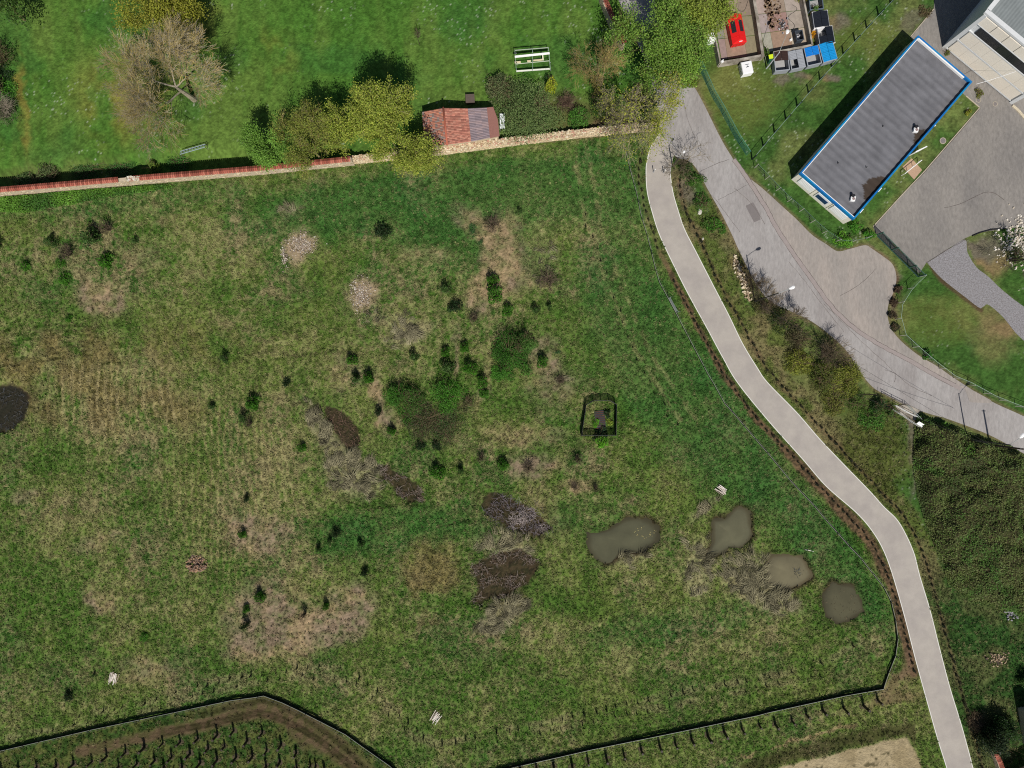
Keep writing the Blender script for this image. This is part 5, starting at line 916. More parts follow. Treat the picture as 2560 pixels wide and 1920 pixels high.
# ------------------------------------------------------------------ bollards, lamps, poles
for i, (x, y, lab) in enumerate([(1633.5, 430, 'white topped bollard on the left side of the path head'), (1658.5, 431.5, 'white topped bollard on the right side of the path head')]):
    e = empty('bollard', (*P(x, y), .05)); tag(e, lab, 'bollard', 'pair of bollards at the head of the path'); mb = MB(); mb.tube((0, 0, 0), (0, 0, 1.05), .06, .06, 12, lin('a8a8a8')); mb.build('post', M_vc, e, smooth=False); mb = MB(); mb.tube((0, 0, 1.05), (0, 0, 1.2), .075, .065, 12, (.8, .8, .8)); mb.build('cap', M_white, e); mb = MB(); mb.tube((0, 0, -.01), (0, 0, .03), .13, .13, 12, lin('8a8a8a')); mb.build('base_plate', M_vc, e)
def lamp(px, py, h, arm, label, head=(.75, .28), pole_c='3c3c38', group='street lamps'):
    e = empty('street_lamp', (*P(px, py), 0)); tag(e, label, 'street lamp', group); a = Vector((arm[0], arm[1], 0)); rz = math.atan2(arm[1], arm[0])
    mb = MB(); mb.tube((0, 0, 0), (0, 0, h), .11, .07, 10, lin(pole_c)); mb.build('pole', M_vc, e); mb = MB(); p0 = Vector((0, 0, h - .25)); pr = p0
    for i in range(1, 7):
        t = i / 6; p = p0 + a * t + Vector((0, 0, .45 * math.sin(t * 1.57))); mb.tube(pr, p, .035, .03, 6, lin('9aa09c')); pr = p
    mb.build('arm', M_vc, e); mb = MB(); q = a.normalized(); c = pr + q * head[0] * .4
    vs = []
    for z, s in ((0, .7), (.1, 1.0), (.17, .6)):
        for t in range(10): u = 2 * math.pi * t / 10; X_ = math.cos(u) * head[0] / 2 * s * (1 if math.cos(u) > 0 else .9); Y_ = math.sin(u) * head[1] / 2 * s * (1 + .35 * math.cos(u)); vs.append((c.x + X_ * math.cos(rz) - Y_ * math.sin(rz), c.y + X_ * math.sin(rz) + Y_ * math.cos(rz), c.z - .05 + z))
    mb.add(vs, [tuple(range(10))[::-1], tuple(range(20, 30))] + [(k * 10 + i, k * 10 + (i + 1) % 10, k * 10 + 10 + (i + 1) % 10, k * 10 + 10 + i) for k in (0, 1) for i in range(10)], (.8, .82, .84)); mb.build('lamp_head', M_white, e); return e
lamp(2417, 1099, 8.8, (1.05, .95), 'street lamp standing in the thicket with its head over the lane at the right', (1.0, .5))
lamp(1887, 753, 8.8, (1.35, .55), 'street lamp in the roadside bushes with its head over the road bend', (.95, .45))
lamp(1681, 416, 4.0, (.45, .5), 'short bluish path lamp at the fork of path and road', (.55, .3))
lamp(1916, 171, 4.9, (.9, 2.4), 'lamp on a curved white arm leaning over the right concrete bay', (.75, .5), 'b4b8bc')
up = empty('utility_pole', (*P(2474, 1112), 0)); tag(up, 'dark wooden utility pole behind the lane lamp near the right edge', 'pole'); mb = MB(); mb.tube((0, 0, 0), (0, 0, 6.6), .15, .11, 10, lin('3a3028')); mb.build('pole', M_vc, up); mb = MB(); mb.beam((-.3, .05, 6.4), (.3, .05, 6.4), .07, .07, lin('5a5a58')); mb.build('bracket', M_vc, up)
def cable(name, a, b, sag, r, label, c='1c1c1c'):
    a, b = Vector(a), Vector(b); mb = MB(); pr = a; o_ = a.copy(); o_.z = a.z; n = 14
    for i in range(1, n + 1):
        t = i / n; p = a.lerp(b, t) - Vector((0, 0, 4 * sag * t * (1 - t))); mb.tube(pr - o_, p - o_, r, r, 4, lin(c)); pr = p
    o = mb.build(name, M_vc, None, tuple(o_)); tag(o, label, 'cable'); return o
cable('overhead_cable', PZ(2474, 1112, 6.4), PZ(2140, 985, 5.6) , .4, .02, 'black overhead cable from the utility pole across the lane bend')
cable('overhead_cable', PZ(2474, 1112, 6.2), PZ(1887, 753, 6.8), .5, .016, 'thinner overhead cable linking utility pole and road bend lamp')
ta = MB(); ta.tube((0, 0, 0), (0, 0, 5.6), .08, .06, 8, lin('4a4036')); e = empty('utility_pole', (*P(2140, 985), 0)); tag(e, 'slim pole among the yellow-green bushes carrying the black cable', 'pole'); ta.build('pole', M_vc, e)
# ------------------------------------------------------------------ fences
def fence(name, line, step, h, label, post_c='4a4a44', pr=.04, barrier=None, mesh=None, wires=0, cat='fence', prj=0, gap=None, rail=None, close=False, post_n=6):
    L = pxy(line); o_ = Vector((*L[len(L) // 2], 0)); e = empty(name, tuple(o_)); tag(e, label, cat)
    pm = MB(); pm.tube((0, 0, 0), (0, 0, h), pr, pr * .85, post_n, lin(post_c)); po = pm.build('post', M_vc); pd = po.data; bpy.data.objects.remove(po)
    for i, (x, y, a) in enumerate(walk(L, step)):
        if gap and gap(1280 + x * S, 960 - y * S): continue
        o = bpy.data.objects.new('post', pd); COL.objects.link(o); o.parent = e; o.location = (x - o_.x, y - o_.y, 0); o.rotation_euler = (random.uniform(-.03, .03), random.uniform(-.03, .03), 0); o.scale = (1, 1, random.uniform(.94, 1.05))
    segs = list(zip(L[:-1], L[1:])); V2 = lambda p, z: (p[0] - o_.x, p[1] - o_.y, z)
    if barrier:
        mb = MB()
        for (a, b) in segs: mb.beam(V2(a, barrier[0] / 2 + .0), V2(b, barrier[0] / 2 + .0), .035, barrier[0], lin(barrier[1])); mb.beam(V2(a, barrier[0] + .02), V2(b, barrier[0] + .02), .05, .03, lin(barrier[2]))
        mb.build('barrier', M_vc, e)
    if wires:
        mb = MB()
        for (a, b) in segs:
            for k in range(wires): z = h * (.35 + .62 * k / max(1, wires - 1)) if wires > 1 else h * .95; mb.beam(V2(a, z), V2(b, z), .012, .012, lin('6a6a64'))
        mb.build('wire', M_vc, e)
    if mesh:                      # welded mesh: real thin bars
        sp, c, th = mesh; mb = MB()
        for (a, b) in segs:
            a_, b_ = Vector(V2(a, 0)), Vector(V2(b, 0)); LL = (b_ - a_).length
            for k in range(int(LL / sp) + 1): p = a_.lerp(b_, min(1, k * sp / LL)); mb.beam(p + Vector((0, 0, .05)), p + Vector((0, 0, h - .05)), th, th, lin(c))
            for k in range(int(h / (sp * 1.6)) + 1): z = .06 + k * sp * 1.6; mb.beam(V2(a, z), V2(b, z), th, th, lin(c))
        o = mb.build('wire_mesh', M_vc, e); o['kind'] = 'stuff'
    if rail:
        mb = MB()
        for (a, b) in segs: mb.beam(V2(a, h), V2(b, h), rail[0], rail[0], lin(rail[1]))
        mb.build('rail', M_vc, e)
    return e
fence('field_fence', FENCE_E, 2.6, 1.25, 'low mesh fence with posts along the field side of the path', barrier=(.45, '23271f', '8a8a80'), wires=2, gap=lambda x, y: 1660 < x < 1695 and 740 < y < 790)
fence('field_fence', FENCE_S, 2.5, 1.3, 'dark low barrier fence with posts along the lower edge of the field', barrier=(.62, '1c201a', '8c9086'), wires=2)
fence('field_fence', FENCE_W, 2.5, 1.3, 'dark low barrier fence bent round the orchard at the bottom left', barrier=(.62, '1c201a', '7c8078'), wires=2)
def brace(px, py, a):
    pass
fence('depot_fence', [(1722, 92), (1749, 174), (1778, 240), (1801, 278), (1838, 347), (1866, 390)], 2.5, 1.9, 'tall green welded mesh fence between road and depot lawn', post_c='4a7a66', mesh=(.16, '3f7a68', .018), rail=(.05, '4f8a78'))
fence('wire_fence', [(1880, 398), (1920, 350), (2039, 211), (2172, 64), (2232, 0), (2290, -64)], 2.55, 1.6, 'thin wire fence with stout dark posts crossing the depot lawn', post_c='1e2a24', pr=.13, wires=3, rail=(.04, '7c9a8c'))
fence('concrete_post_fence', [(1886, 420), (1925, 462), (1963, 500), (1998, 529), (2027, 558), (2059, 586), (2094, 607), (2130, 606), (2166, 596)], 2.3, 1.7, 'pale concrete post fence along the forecourt north edge', post_c='b8b4a6', pr=.06, wires=4, rail=(.03, '5c7a6c'), post_n=4)
fence('concrete_post_fence', [(2300, 692), (2279, 712), (2264, 728), (2241, 764), (2238, 795), (2250, 839), (2285, 871), (2325, 905), (2371, 940), (2412, 957), (2470, 989), (2513, 1006), (2560, 1024), (2640, 1060)], 2.5, 1.6, 'pale concrete post fence curving from the gate down the lane', post_c='b8b4a6', pr=.055, wires=4, rail=(.035, '9ab0a0'), post_n=4)
# enclosure round the pit
pit = [(1452, 1087), (1463, 1012), (1482, 1001), (1523, 1001), (1539, 1011), (1537, 1087), (1452, 1087)]
pf = fence('pit_fence', pit, 1.15, 1.3, 'small dark picket enclosure around an overgrown pit in the field', post_c='1a1a18', pr=.05, mesh=(.09, '1c1c1a', .03), rail=(.05, '8a8a84'))
pg = empty('pit_grating', (*P(1500, 1050), .12)); tag(pg, 'rusty bar grating over the pit inside the picket enclosure', 'grating'); mb = MB(); mb.box(0, 0, -.02, 1.5, 2.8, .06, .1, (.01, .01, .01)); mb.build('pit_shade_box', M_dark, pg)  # near-black box under the bars paints in the shade of the pit
for i in range(9): mb = MB(); mb.beam((-.7, -1.2 + .3 * i, .06), (.75, -1.15 + .3 * i, .06), .04, .04, lin('7a4a34')); mb.build('bar', M_vc, pg)
# white tubular field gate in the path fence
gt = empty('field_gate', (*P(1679, 765), 0)); tag(gt, 'light grey tubular gate in the fence beside the path', 'gate'); go_ = Vector((*P(1679, 765), 0)); a, b = PZ(1670, 746) - go_, PZ(1690, 782) - go_
for z in (.25, .6, .95, 1.25): mb = MB(); mb.beam(a + Vector((0, 0, z)), b + Vector((0, 0, z)), .05, .05, lin('c4c8c8')); mb.build('bar', M_metal, gt)
for p, d in ((a, .35), (b, .35)): mb = MB(); mb.beam(p, p + Vector((0, 0, 1.45)), .09, .09, lin('c4c8c8')); mb.build('gate_post', M_metal, gt); mb = MB(); mb.beam(p + Vector((0, 0, 1.3)), p + Vector((.75, .25, 0)), .05, .05); mb.build('brace', M_metal, gt)
# yard gate
yg = empty('yard_gate', (*P(2242, 637), 0)); tag(yg, 'long dark green sliding gate of vertical bars at the yard entrance', 'gate'); yo = Vector((*P(2242, 637), 0)); a, b = PZ(2190, 588) - yo, PZ(2294, 692) - yo; n = 64
for z, w in ((.12, .12), (1.85, .08)): mb = MB(); mb.beam(a + Vector((0, 0, z)), b + Vector((0, 0, z)), w, w, lin('3c5a50')); mb.build('rail', M_vc, yg)
bm_ = MB(); bm_.beam((0, 0, .1), (0, 0, 1.85), .045, .045, lin('223a34')); bo = bm_.build('bar', M_vc); BD = bo.data; bpy.data.objects.remove(bo)
for i in range(n + 1): p = a.lerp(b, i / n); o = bpy.data.objects.new('bar', BD); COL.objects.link(o); o.parent = yg; o.location = p
for t in (0, .36, .78, 1): p = a.lerp(b, t); mb = MB(); mb.beam(p, p + Vector((0, 0, 2.1)), .13, .13, lin('4a6e62')); mb.build('gate_post', M_vc, yg)
for t0, t1 in ((.26, .38), (.385, .50)):
    mb = MB(); p, q = a.lerp(b, t0), a.lerp(b, t1); off__ = Vector((.03, .04, 0)); mb.beam(p + off__ + Vector((0, 0, 1.6)), q + off__ + Vector((0, 0, 1.6)), .03, .5, lin('e8dcae')); mb.build('sign_board', M_vc, yg)
# culvert, railings, sign
cu = empty('culvert', (*P(2268, 1030), 0)); tag(cu, 'weathered concrete culvert slab beside the lane bend', 'culvert'); co = Vector((*P(2268, 1030), 0)); mb = MB(); mb.prism([(p.x, p.y) for p in (PZ(2238, 1016) - co, PZ(2266, 1010) - co, PZ(2300, 1026) - co, PZ(2302, 1046) - co, PZ(2284, 1050) - co, PZ(2250, 1034) - co)], -.1, .09); mb.build('slab', M_conc, cu)
for i, (pts, c, lab) in enumerate([([(2232, 1013), (2258, 1028), (2284, 1041)], 'd8d8d4', 'white tubular railing on the culvert slab'), ([(2224, 1023), (2250, 1038), (2276, 1056), (2304, 1074)], 'b4b4b0', 'grey tubular railing below the culvert slab'), ([(2262, 1013), (2296, 1048), (2328, 1084)], '8c9490', 'thin grey railing slanting from the culvert into the thicket'), ([(2204, 984), (2230, 998), (2258, 1012)], '5a5248', 'rusty railing on the lane side above the culvert')]):
    o_ = Vector((*P(*pts[0]), 0)); e = empty('railing', tuple(o_)); tag(e, lab, 'railing'); V_ = [PZ(*p) - o_ for p in pts]
    for z in (.95, .5):
        mb = MB()
        for p, q in zip(V_[:-1], V_[1:]): mb.tube(p + Vector((0, 0, z)), q + Vector((0, 0, z)), .035, .035, 6, lin(c))
        mb.build('rail', M_vc, e)
    for p in V_: mb = MB(); mb.tube(p, p + Vector((0, 0, 1.0)), .04, .04, 6, lin(c)); mb.build('post', M_vc, e)
sg_ = empty('sign_panel', (*P(2292, 1060), 0), -.55); tag(sg_, 'blank white sign panel lying tilted by the railings', 'sign'); mb = MB(); mb.add([(-.55, -.2, .9), (.55, -.2, .9), (.55, .18, 1.25), (-.55, .18, 1.25), (-.55, -.22, .88), (.55, -.22, .88), (.55, .16, 1.23), (-.55, .16, 1.23)], [(0, 1, 2, 3), (7, 6, 5, 4), (0, 4, 5, 1), (1, 5, 6, 2), (2, 6, 7, 3), (3, 7, 4, 0)], (.8, .8, .8)); mb.build('panel', M_white, sg_); mb = MB(); mb.beam((0, 0, 0), (0, 0, .95), .06, .06, lin('8c8c88')); mb.build('post', M_vc, sg_)
# crumbled wall stones on the roadside bank
cw = MB(); rr = random.Random(8)
for i in range(150):
    t = rr.random(); x = 1835 + 38 * t + rr.gauss(0, 4); y = 640 + 112 * t + rr.gauss(0, 5); X_, Y_ = P(x, y); q = rr.uniform(.12, .4); cw.box(X_, Y_, -.05, q, q * .7, q * .6 + .1, rr.uniform(0, 3), lin(rr.choice(['c8b89a', 'b09c80', 'd6c8ac', '9c8870'])), .75)
o = cw.build('crumbled_wall', M_rubble); tag(o, 'crumbled low stone wall on the bank above the path by the road', 'wall')
for (x, y, r, lab) in [(1749, 530, .42, 'pale boulder in the roadside strip below the road fork'), (1757, 597, .2, 'small yellowish stone beside the right hedge row')]:
    rs_ = np.random.RandomState(int(x)); mb = MB(); nn_ = 10; vs = []
    for k, (z, s) in enumerate(((0, 1), (r * .5, .9), (r * .85, .5))):
        for t in range(nn_): u = 2 * math.pi * t / nn_; q = r * s * rs_.uniform(.8, 1.15); vs.append((math.cos(u) * q * .8, math.sin(u) * q * 1.2, z))
    mb.add(vs, [tuple(range(20, 30))] + [(k * 10 + i, k * 10 + (i + 1) % 10, k * 10 + 10 + (i + 1) % 10, k * 10 + 10 + i) for k in (0, 1) for i in range(10)], lin('b8b4a8')); o = mb.build('boulder', M_stone, None, (*P(x, y), -.02)); tag(o, lab, 'boulder')
# pebbles of the two stony patches and loose white stones
def pebbles(name, cx, cy, rx, ry, n, seed, cols, label=None, smin=.05, smax=.2):
    rr = random.Random(seed); mb = MB()
    for i in range(n):
        x = cx + rr.gauss(0, rx * .5); y = cy + rr.gauss(0, ry * .5); X_, Y_ = P(x, y); q = rr.uniform(smin, smax) * (1.3 if rr.random() < .06 else 1); mb.box(X_, Y_, -.03, q, q * .75, q * .6 + .06, rr.uniform(0, 3), lin(rr.choice(cols)), .7)
    o = mb.build(name, M_stone); tag(o, kind='stuff'); return o
PC = ['b4a898', '988a7a', 'c8c0b4', '86786c', 'a89884']
pebbles('pebbles', 755, 610, 34, 26, 620, 1, PC); pebbles('pebbles', 712, 640, 10, 34, 160, 2, PC); pebbles('pebbles', 902, 735, 26, 42, 560, 3, PC)
pebbles('pebbles', 2560, 605, 60, 60, 700, 5, ['e4ddd0', 'd8cfbe', 'c8bca8'], smin=.1, smax=.3)
# stone heap
hp = empty('stone_heap', (*P(492, 1408), 0)); tag(hp, 'round heap of brown broken stones with a hollow in the left field', 'stone heap'); rr = random.Random(12); meshes = []
for s in range(4):
    mb = MB(); q = .16; mb.box(0, 0, -q * .5, q * 1.4, q * 1.1, q, 0, lin(['947560', '84705f', 'a48668', '5e4e44'][s]), .7); o = mb.build('stone', M_stone); meshes.append(o.data); bpy.data.objects.remove(o)
for i in range(190):
    a = rr.uniform(0, 6.28); d = 1.55 * math.sqrt(rr.random()); y = math.sin(a) * d; x = math.cos(a) * d; up_ = max(0, .42 * (1 - d / 1.7) + (.16 if y < -.2 else -.12)); o = bpy.data.objects.new('stone', meshes[rr.randint(0, 3)]); COL.objects.link(o); o.parent = hp; o.location = (x, y * .85, up_ + rr.uniform(0, .1)); o.rotation_euler = (rr.uniform(-.6, .6), rr.uniform(-.6, .6), rr.uniform(0, 3)); o.scale = (rr.uniform(.7, 1.5),) * 3
# pale branch heaps
for x, y, a, lab in [(1802, 1224, -.55, 'heap of pale cut branches in the grass north of the star shaped pond'), (1090, 1792, .95, 'bundle of pale boards lying in the grass of the lower field'), (285, 1694, 1.3, 'pale and purplish branch heap in the lower left field')]:
    e = empty('branch_heap', (*P(x, y), 0), a); tag(e, lab, 'branch heap', None); rr = random.Random(int(x))
    for i in range(16):
        mb = MB(); yy = rr.uniform(-.55, .55); L_ = rr.uniform(.9, 1.7); mb.beam((-L_ / 2 + rr.uniform(-.2, .2), yy, .08 + rr.uniform(0, .25)), (L_ / 2 + rr.uniform(-.2, .2), yy * rr.uniform(.5, 1.3) + rr.uniform(-.15, .15), .06 + rr.uniform(0, .25)), rr.uniform(.04, .11), .05, lin(rr.choice(['d8cec2', 'c0b4a8', 'e2dad0', '9c8a80']))); mb.build('branch', M_vc, e)
for x, y, a, lab in [(2022, 1376, -.2, 'white fallen branch on the bank between the two right ponds')]:
    mb = MB(); mb.tube((-.65, 0, .08), (.1, .06, .12), .05, .06, 6, lin('dcd8d0')); mb.tube((.1, .06, .12), (.68, -.02, .06), .06, .03, 6, lin('dcd8d0')); o = mb.build('fallen_branch', M_vc, None, (*P(x, y), .02)); o.rotation_euler = (0, 0, a); tag(o, lab, 'branch')
dp = [(1688, 1376), (1602, 1352)]
hb = MB(); rr = random.Random(77)
for i in range(90):
    x = 2528 + rr.gauss(0, 8); y = 1532 + rr.gauss(0, 7); X_, Y_ = P(x, y); q = rr.uniform(.12, .3); hb.box(X_, Y_, rr.uniform(0, .25), q, q * .8, .14, rr.uniform(0, 3), lin(rr.choice(['8c8890', '6c6870', 'a8a4a8'])), .8)
o = hb.build('rubble_heap', M_stone); tag(o, 'grey rubble heap in the grass below the thicket at the right', 'rubble heap')
hb = MB()
for i in range(120):
    x = 2492 + rr.gauss(0, 12); y = 1646 + rr.gauss(0, 7); X_, Y_ = P(x, y); q = rr.uniform(.1, .3); hb.box(X_, Y_, rr.uniform(0, .2), q, q * .8, .12, rr.uniform(0, 3), lin(rr.choice(['8a7660', 'b09c80', '4a4038'])), .8)
o = hb.build('rubble_heap', M_stone); tag(o, 'brown rubble heap above the dark evergreens at the lower right', 'rubble heap')
# reeds in the dry mud pools
def reeds(poly, n, seed, cols=('a89c94', '8c7a70', 'c0b4ac'), L=.35):
    rng = np.random.RandomState(seed); pl = np.array(poly, float); x0, y0 = pl.min(0); x1, y1 = pl.max(0); px = rng.uniform(x0, x1, n * 3); py = rng.uniform(y0, y1, n * 3); d = polydist(px, py, poly, 60); nz = fbm(px / S, py / S, 1.6, 2, seed); k = (d + (nz - .5) * 30 > -2) & (rng.rand(len(px)) < ss(.35, .6, nz)); px, py = px[k][:n], py[k][:n]; m = len(px)
    A = np.stack([(px - 1280) / S, -(py - 960) / S, np.full(m, -.3) + rng.rand(m) * .2], 1); B = A + rng.normal(0, 1, (m, 3)) * [L, L, .12] + [0, 0, .15]; V, Fc = tubes_np(A, B, np.full(m, .022), np.full(m, .012), 3); c = np.array([LA(q) for q in cols])[rng.randint(0, len(cols), m)]; o = np_mesh('reed_stalks', V, Fc, np.repeat(c, 6, 0), M_bark); tag(o, kind='stuff')
reeds(D1, 260, 1, ('70584c', '846a5c', '54443c')); reeds(D2, 450, 2, ('84766c', '6e5c52', '988c84')); reeds(D3, 650, 3, ('7c7478', '948c90', '564c50')); reeds(D4, 900, 4, ('84746a', '6a5a50', '9a8e84')); reeds(D5, 160, 5, ('5e6064', '4c4e50'))
reeds([(1300, 1240), (1360, 1236), (1350, 1330), (1290, 1330), (1270, 1290)], 600, 6, ('b4a8a4', '8c8078')); reeds(W4, 120, 7, ('8c7a60', '6c5c48'), .2); reeds([(1985, 1425), (2005, 1432), (2002, 1440), (1985, 1436)], 60, 8, ('5c6468', '3c4044'), .3)
lv_ = MB(); rr = random.Random(31)
for i in range(26):
    a = rr.uniform(0, 6.28); x = 1612 + math.cos(a) * 26 * rr.uniform(.5, 1.1); y = 1330 + math.sin(a) * 15 * rr.uniform(.4, 1.1); X_, Y_ = P(x, y); lv_.box(X_, Y_, -.088, .12 * rr.uniform(.6, 1.5), .08, .008, rr.uniform(0, 3), lin(rr.choice(['8c8450', '7c7040', '9c9058'])))
o = lv_.build('floating_leaves', M_vc); tag(o, kind='stuff')
# ------------------------------------------------------------------ blue edged modular building
HB = 3.2
r1, r2, r3, r4 = [Vector((*P(*q, HB), 0)) for q in ((2000, 432), (2135, 547), (2439, 211), (2303, 93))]
U = ((r2 - r1) + (r3 - r4)).normalized(); Vv = Vector((-U.y, U.x, 0)); LU = ((r2 - r1).length + (r3 - r4).length) / 2; LV = ((r4 - r1).length + (r3 - r2).length) / 2
if (r4 - r1).dot(Vv) < 0: Vv = -Vv
bz = math.atan2(U.y, U.x); b_ = empty('modular_building', (r1.x, r1.y, 0), bz); tag(b_, 'long flat roofed single storey building with bright blue roof edging', 'building')
M_blue = mat('blue_fascia', lin((24, 104, 172)), 0.45, noise=0.12, nscale=1.5, col2=lin((20, 130, 180)), n2=.4); M_panel = mat('cream_panel', lin((232, 226, 212)), 0.6, noise=0.06, nscale=2)
mb = MB(); mb.box(LU / 2, LV / 2, 0, LU - .12, LV - .12, HB - .62, 0); mb.build('wall', M_panel, b_)
mb = MB()
for x, y, lx, ly in ((LU / 2, .11, LU, .22), (LU / 2, LV - .11, LU, .22), (.11, LV / 2, .22, LV - .44), (LU - .11, LV / 2, .22, LV - .44)): mb.box(x, y, HB - .62, lx, ly, .62)
mb.build('blue_fascia', M_blue, b_)
for x, y, lx, ly in ((LU / 2, .27, LU - .44, .09), (LU / 2 - .5, LV - .32, LU - 1.6, .18), (.27, LV / 2, .09, LV - .7)): mb = MB(); mb.box(x, y, HB - .38, lx, ly, .37); mb.build('white_flashing', M_white, b_)
M_roofg = mat('bitumen_roof', vcol=True, rough=.85, noise=.14, nscale=.9, bump=.004, bscale=40)
nu, nv = 40, 300; uu, vv = np.meshgrid(np.linspace(.24, LU - .24, nu), np.linspace(.24, LV - .24, nv)); ph = vv / LV * 24 * 2 * math.pi
zz = HB - .46 + .028 * np.cos(ph) + .05 * (1 - uu / LU); st_ = .5 + .5 * np.cos(ph + .4); nz = fbm(uu.ravel(), vv.ravel(), 1.1, 3, 900).reshape(uu.shape); nl_ = fbm(uu.ravel() * .25, vv.ravel() * 2.2, .6, 3, 905).reshape(uu.shape)
cc = LA((106, 106, 110))[None, None] * (.66 + .42 * nz + .30 * nl_ * (.4 + .6 * st_))[..., None]
edge = np.clip((uu - LU + 1.6) / 1.6, 0, 1); cc = cc * (1 - .25 * (edge * nz * 1.4)[..., None]) + LA((110, 98, 84))[None, None] * (.25 * edge * nz)[..., None]
for v0, wv, wu in ((LV * .215, LV * .085, 1.75), (LV * .60, LV * .055, 1.15)):
    d = 1 - ((LU - .25 - uu) / wu) ** 2 - ((vv - v0) / wv) ** 2 + (nz - .5) * 1.6; k = ss(-.05, .05, d); cc = cc * (1 - k[..., None]) + LA((62, 52, 44))[None, None] * k[..., None]
jj = (np.arange(nv - 1)[:, None] * nu + np.arange(nu - 1)[None]).ravel(); np_mesh('roof', np.stack([uu.ravel(), vv.ravel(), zz.ravel()], 1), np.stack([jj, jj + 1, jj + nu + 1, jj + nu], 1), cc.reshape(-1, 3), M_roofg, b_, smooth=True)
for k in range(1, 24):
    mb = MB(); q_ = LV * k / 24 + random.uniform(-.05, .05); mb.box(LU / 2, q_, HB - .50, LU - .9 - random.uniform(0, .3), .045, .065, random.uniform(-.002, .002), tuple(v * random.uniform(.75, 1.15) for v in lin('66666a'))); mb.build('sheet_lap', M_roofg, b_)
# south-west face: shutters and window
for x, w, kind in ((LU * .20, LU * .24, 's'), (LU * .50, LU * .22, 'w'), (LU * .80, LU * .25, 's')):
    mb = MB(); mb.box(x, .02, .75, w, .1, 1.75, 0, (.8, .8, .8)); f = mb.build('shutter' if kind == 's' else 'window', M_white, b_)
    if kind == 'w': mb = MB(); mb.box(x, -.05, 1.05, w * .82, .05, 1.0, 0, lin('24406a')); M_glass = mat('window_glass', lin((30, 56, 96)), .12, noise=.5, nscale=2, spec=.6); mb.build('pane', M_glass, f)
    else:
        for k in range(5): mb = MB(); mb.box(x, -.035, .86 + k * .32, w * .96, .02, .28, 0, (.82, .82, .82)); mb.build('slat', M_white, f)
for x in (LU * .345, LU * .655): mb = MB(); mb.box(x, .04, .02, .12, .08, HB - .46, 0, lin('c8bca4')); mb.build('joint_cover', M_panel, b_)
def along(t, u=None): return Vector((u if u is not None else LU, t * LV, 0))
for t, u in ((.085, LU * .80), (.60, LU * .84)):
    v = empty('roof_vent', (0, 0, 0)); v.parent = b_; v.location = (u, t * LV, HB - .42)
    bpy.data.objects.remove(v)
    mb = MB(); mb.box(u, t * LV, HB - .44, .62, .7, .42, .5, (.8, .8, .8)); o = mb.build('roof_vent', M_white, b_); mb = MB(); mb.tube((u - .28, t * LV + .28, HB - .3), (u - .28, t * LV + .28, HB + .16), .26, .22, 12, (.02, .02, .024)); mb.tube((u + .05, t * LV, HB - .02), (u + .05, t * LV, HB + .03), .2, .2, 12, lin('8c7a78')); mb.build('cowl', M_vc, o)
for t, u in ((.055 + .13, LU * .32), (.27, LU * .66), (.50, LU * .46)): mb = MB(); mb.tube((u, t * LV, HB - .45), (u, t * LV, HB - .12), .07, .05, 8, (.02, .02, .02)); mb.build('vent_pipe', M_vc, b_)
for t in (.075, .23, .70): mb = MB(); mb.box(LU + .12, t * LV, HB - .75, .22, .7 if t < .6 else .2, .16, 0, (.8, .8, .8)); mb.build('floodlight', M_white, b_)
e = empty('entrance_screen', (*P(2284, 384), 0), .45); tag(e, 'white upright screen wall by the entrance of the blue edged building', 'screen'); mb = MB(); mb.box(0, 0, 0, 1.7, .1, 1.9, 0, (.8, .78, .74)); mb.build('panel', M_white, e); mb = MB(); mb.box(0, .0, 1.9, 1.8, .16, .05, 0, (.8, .8, .78)); mb.build('cap', M_white, e)
o_ = Vector((*P(2253, 439), 0)); e = empty('handrail', tuple(o_)); tag(e, 'white handrail along the red brown entrance path', 'railing'); a, b = Vector((0, 0, 1.0)), PZ(2305, 400, 1.0) - o_; mb = MB(); mb.beam(a, b, .09, .07, (.78, .76, .72)); mb.build('rail', M_white, e)
for t in (0, .33, .66, 1): p = a.lerp(b, t); mb = MB(); mb.beam((p.x, p.y, 0), tuple(p), .07, .07, (.6, .6, .58)); mb.build('post', M_white, e)
# ------------------------------------------------------------------ tall beige building
HT = 9.2; A_ = Vector((*P(2356, 116), 0)); B_ = Vector((*P(2531, 260), 0)); U2 = (B_ - A_).normalized(); L2 = (B_ - A_).length; D2_ = 22.0; tb = empty('tall_building', tuple(A_), math.atan2(U2.y, U2.x)); tag(tb, 'tall cream panelled building with grey metal roof in the top right corner', 'building')
M_cream = mat('cream_cladding', lin((232, 225, 212)), .7, noise=.04, nscale=.5, col2=lin((226, 217, 202)), n2=.15); M_lgrey = mat('light_grey_trim', lin((206, 208, 208)), .6, noise=.08)
mb = MB(); mb.box(L2 / 2, D2_ / 2, 0, L2 - .1, D2_ - .1, HT - .3, 0); mb.build('wall', M_lgrey, tb)
for z0, z1 in ((.45, 2.6), (2.95, 5.15)):
    for k in range(6): w = (L2 - 1.5) / 6; mb = MB(); mb.box(.75 + w * (k + .5), -.02, z0, w - .015, .12, z1 - z0, 0); mb.build('panel', M_cream, tb)
for z, d, h in ((2.66, .16, .22), (5.2, .2, .16), (.2, .14, .2), (6.95, .2, .1)): mb = MB(); mb.box(L2 / 2, -.02, z, L2 - .3, d, h, 0, lin('cfc8ba')); mb.build('ledge', M_lgrey, tb)
for k in range(6): w = (L2 - 2.2) / 6; mb = MB(); mb.box(1.3 + w * (k + .5), -.01, 5.42, w - .02, .1, 1.42, 0, lin('22262c')); M_dgl = mat('dark_glass', lin((40, 42, 46)), .2, noise=.2, nscale=3, spec=.5); mb.build('window', M_dgl, tb)
for k in range(6): w = (L2 - 1.0) / 6; mb = MB(); mb.box(.5 + w * (k + .5), -.02, 7.1, w - .10, .12, 1.55, 0); mb.build('panel', M_cream, tb)
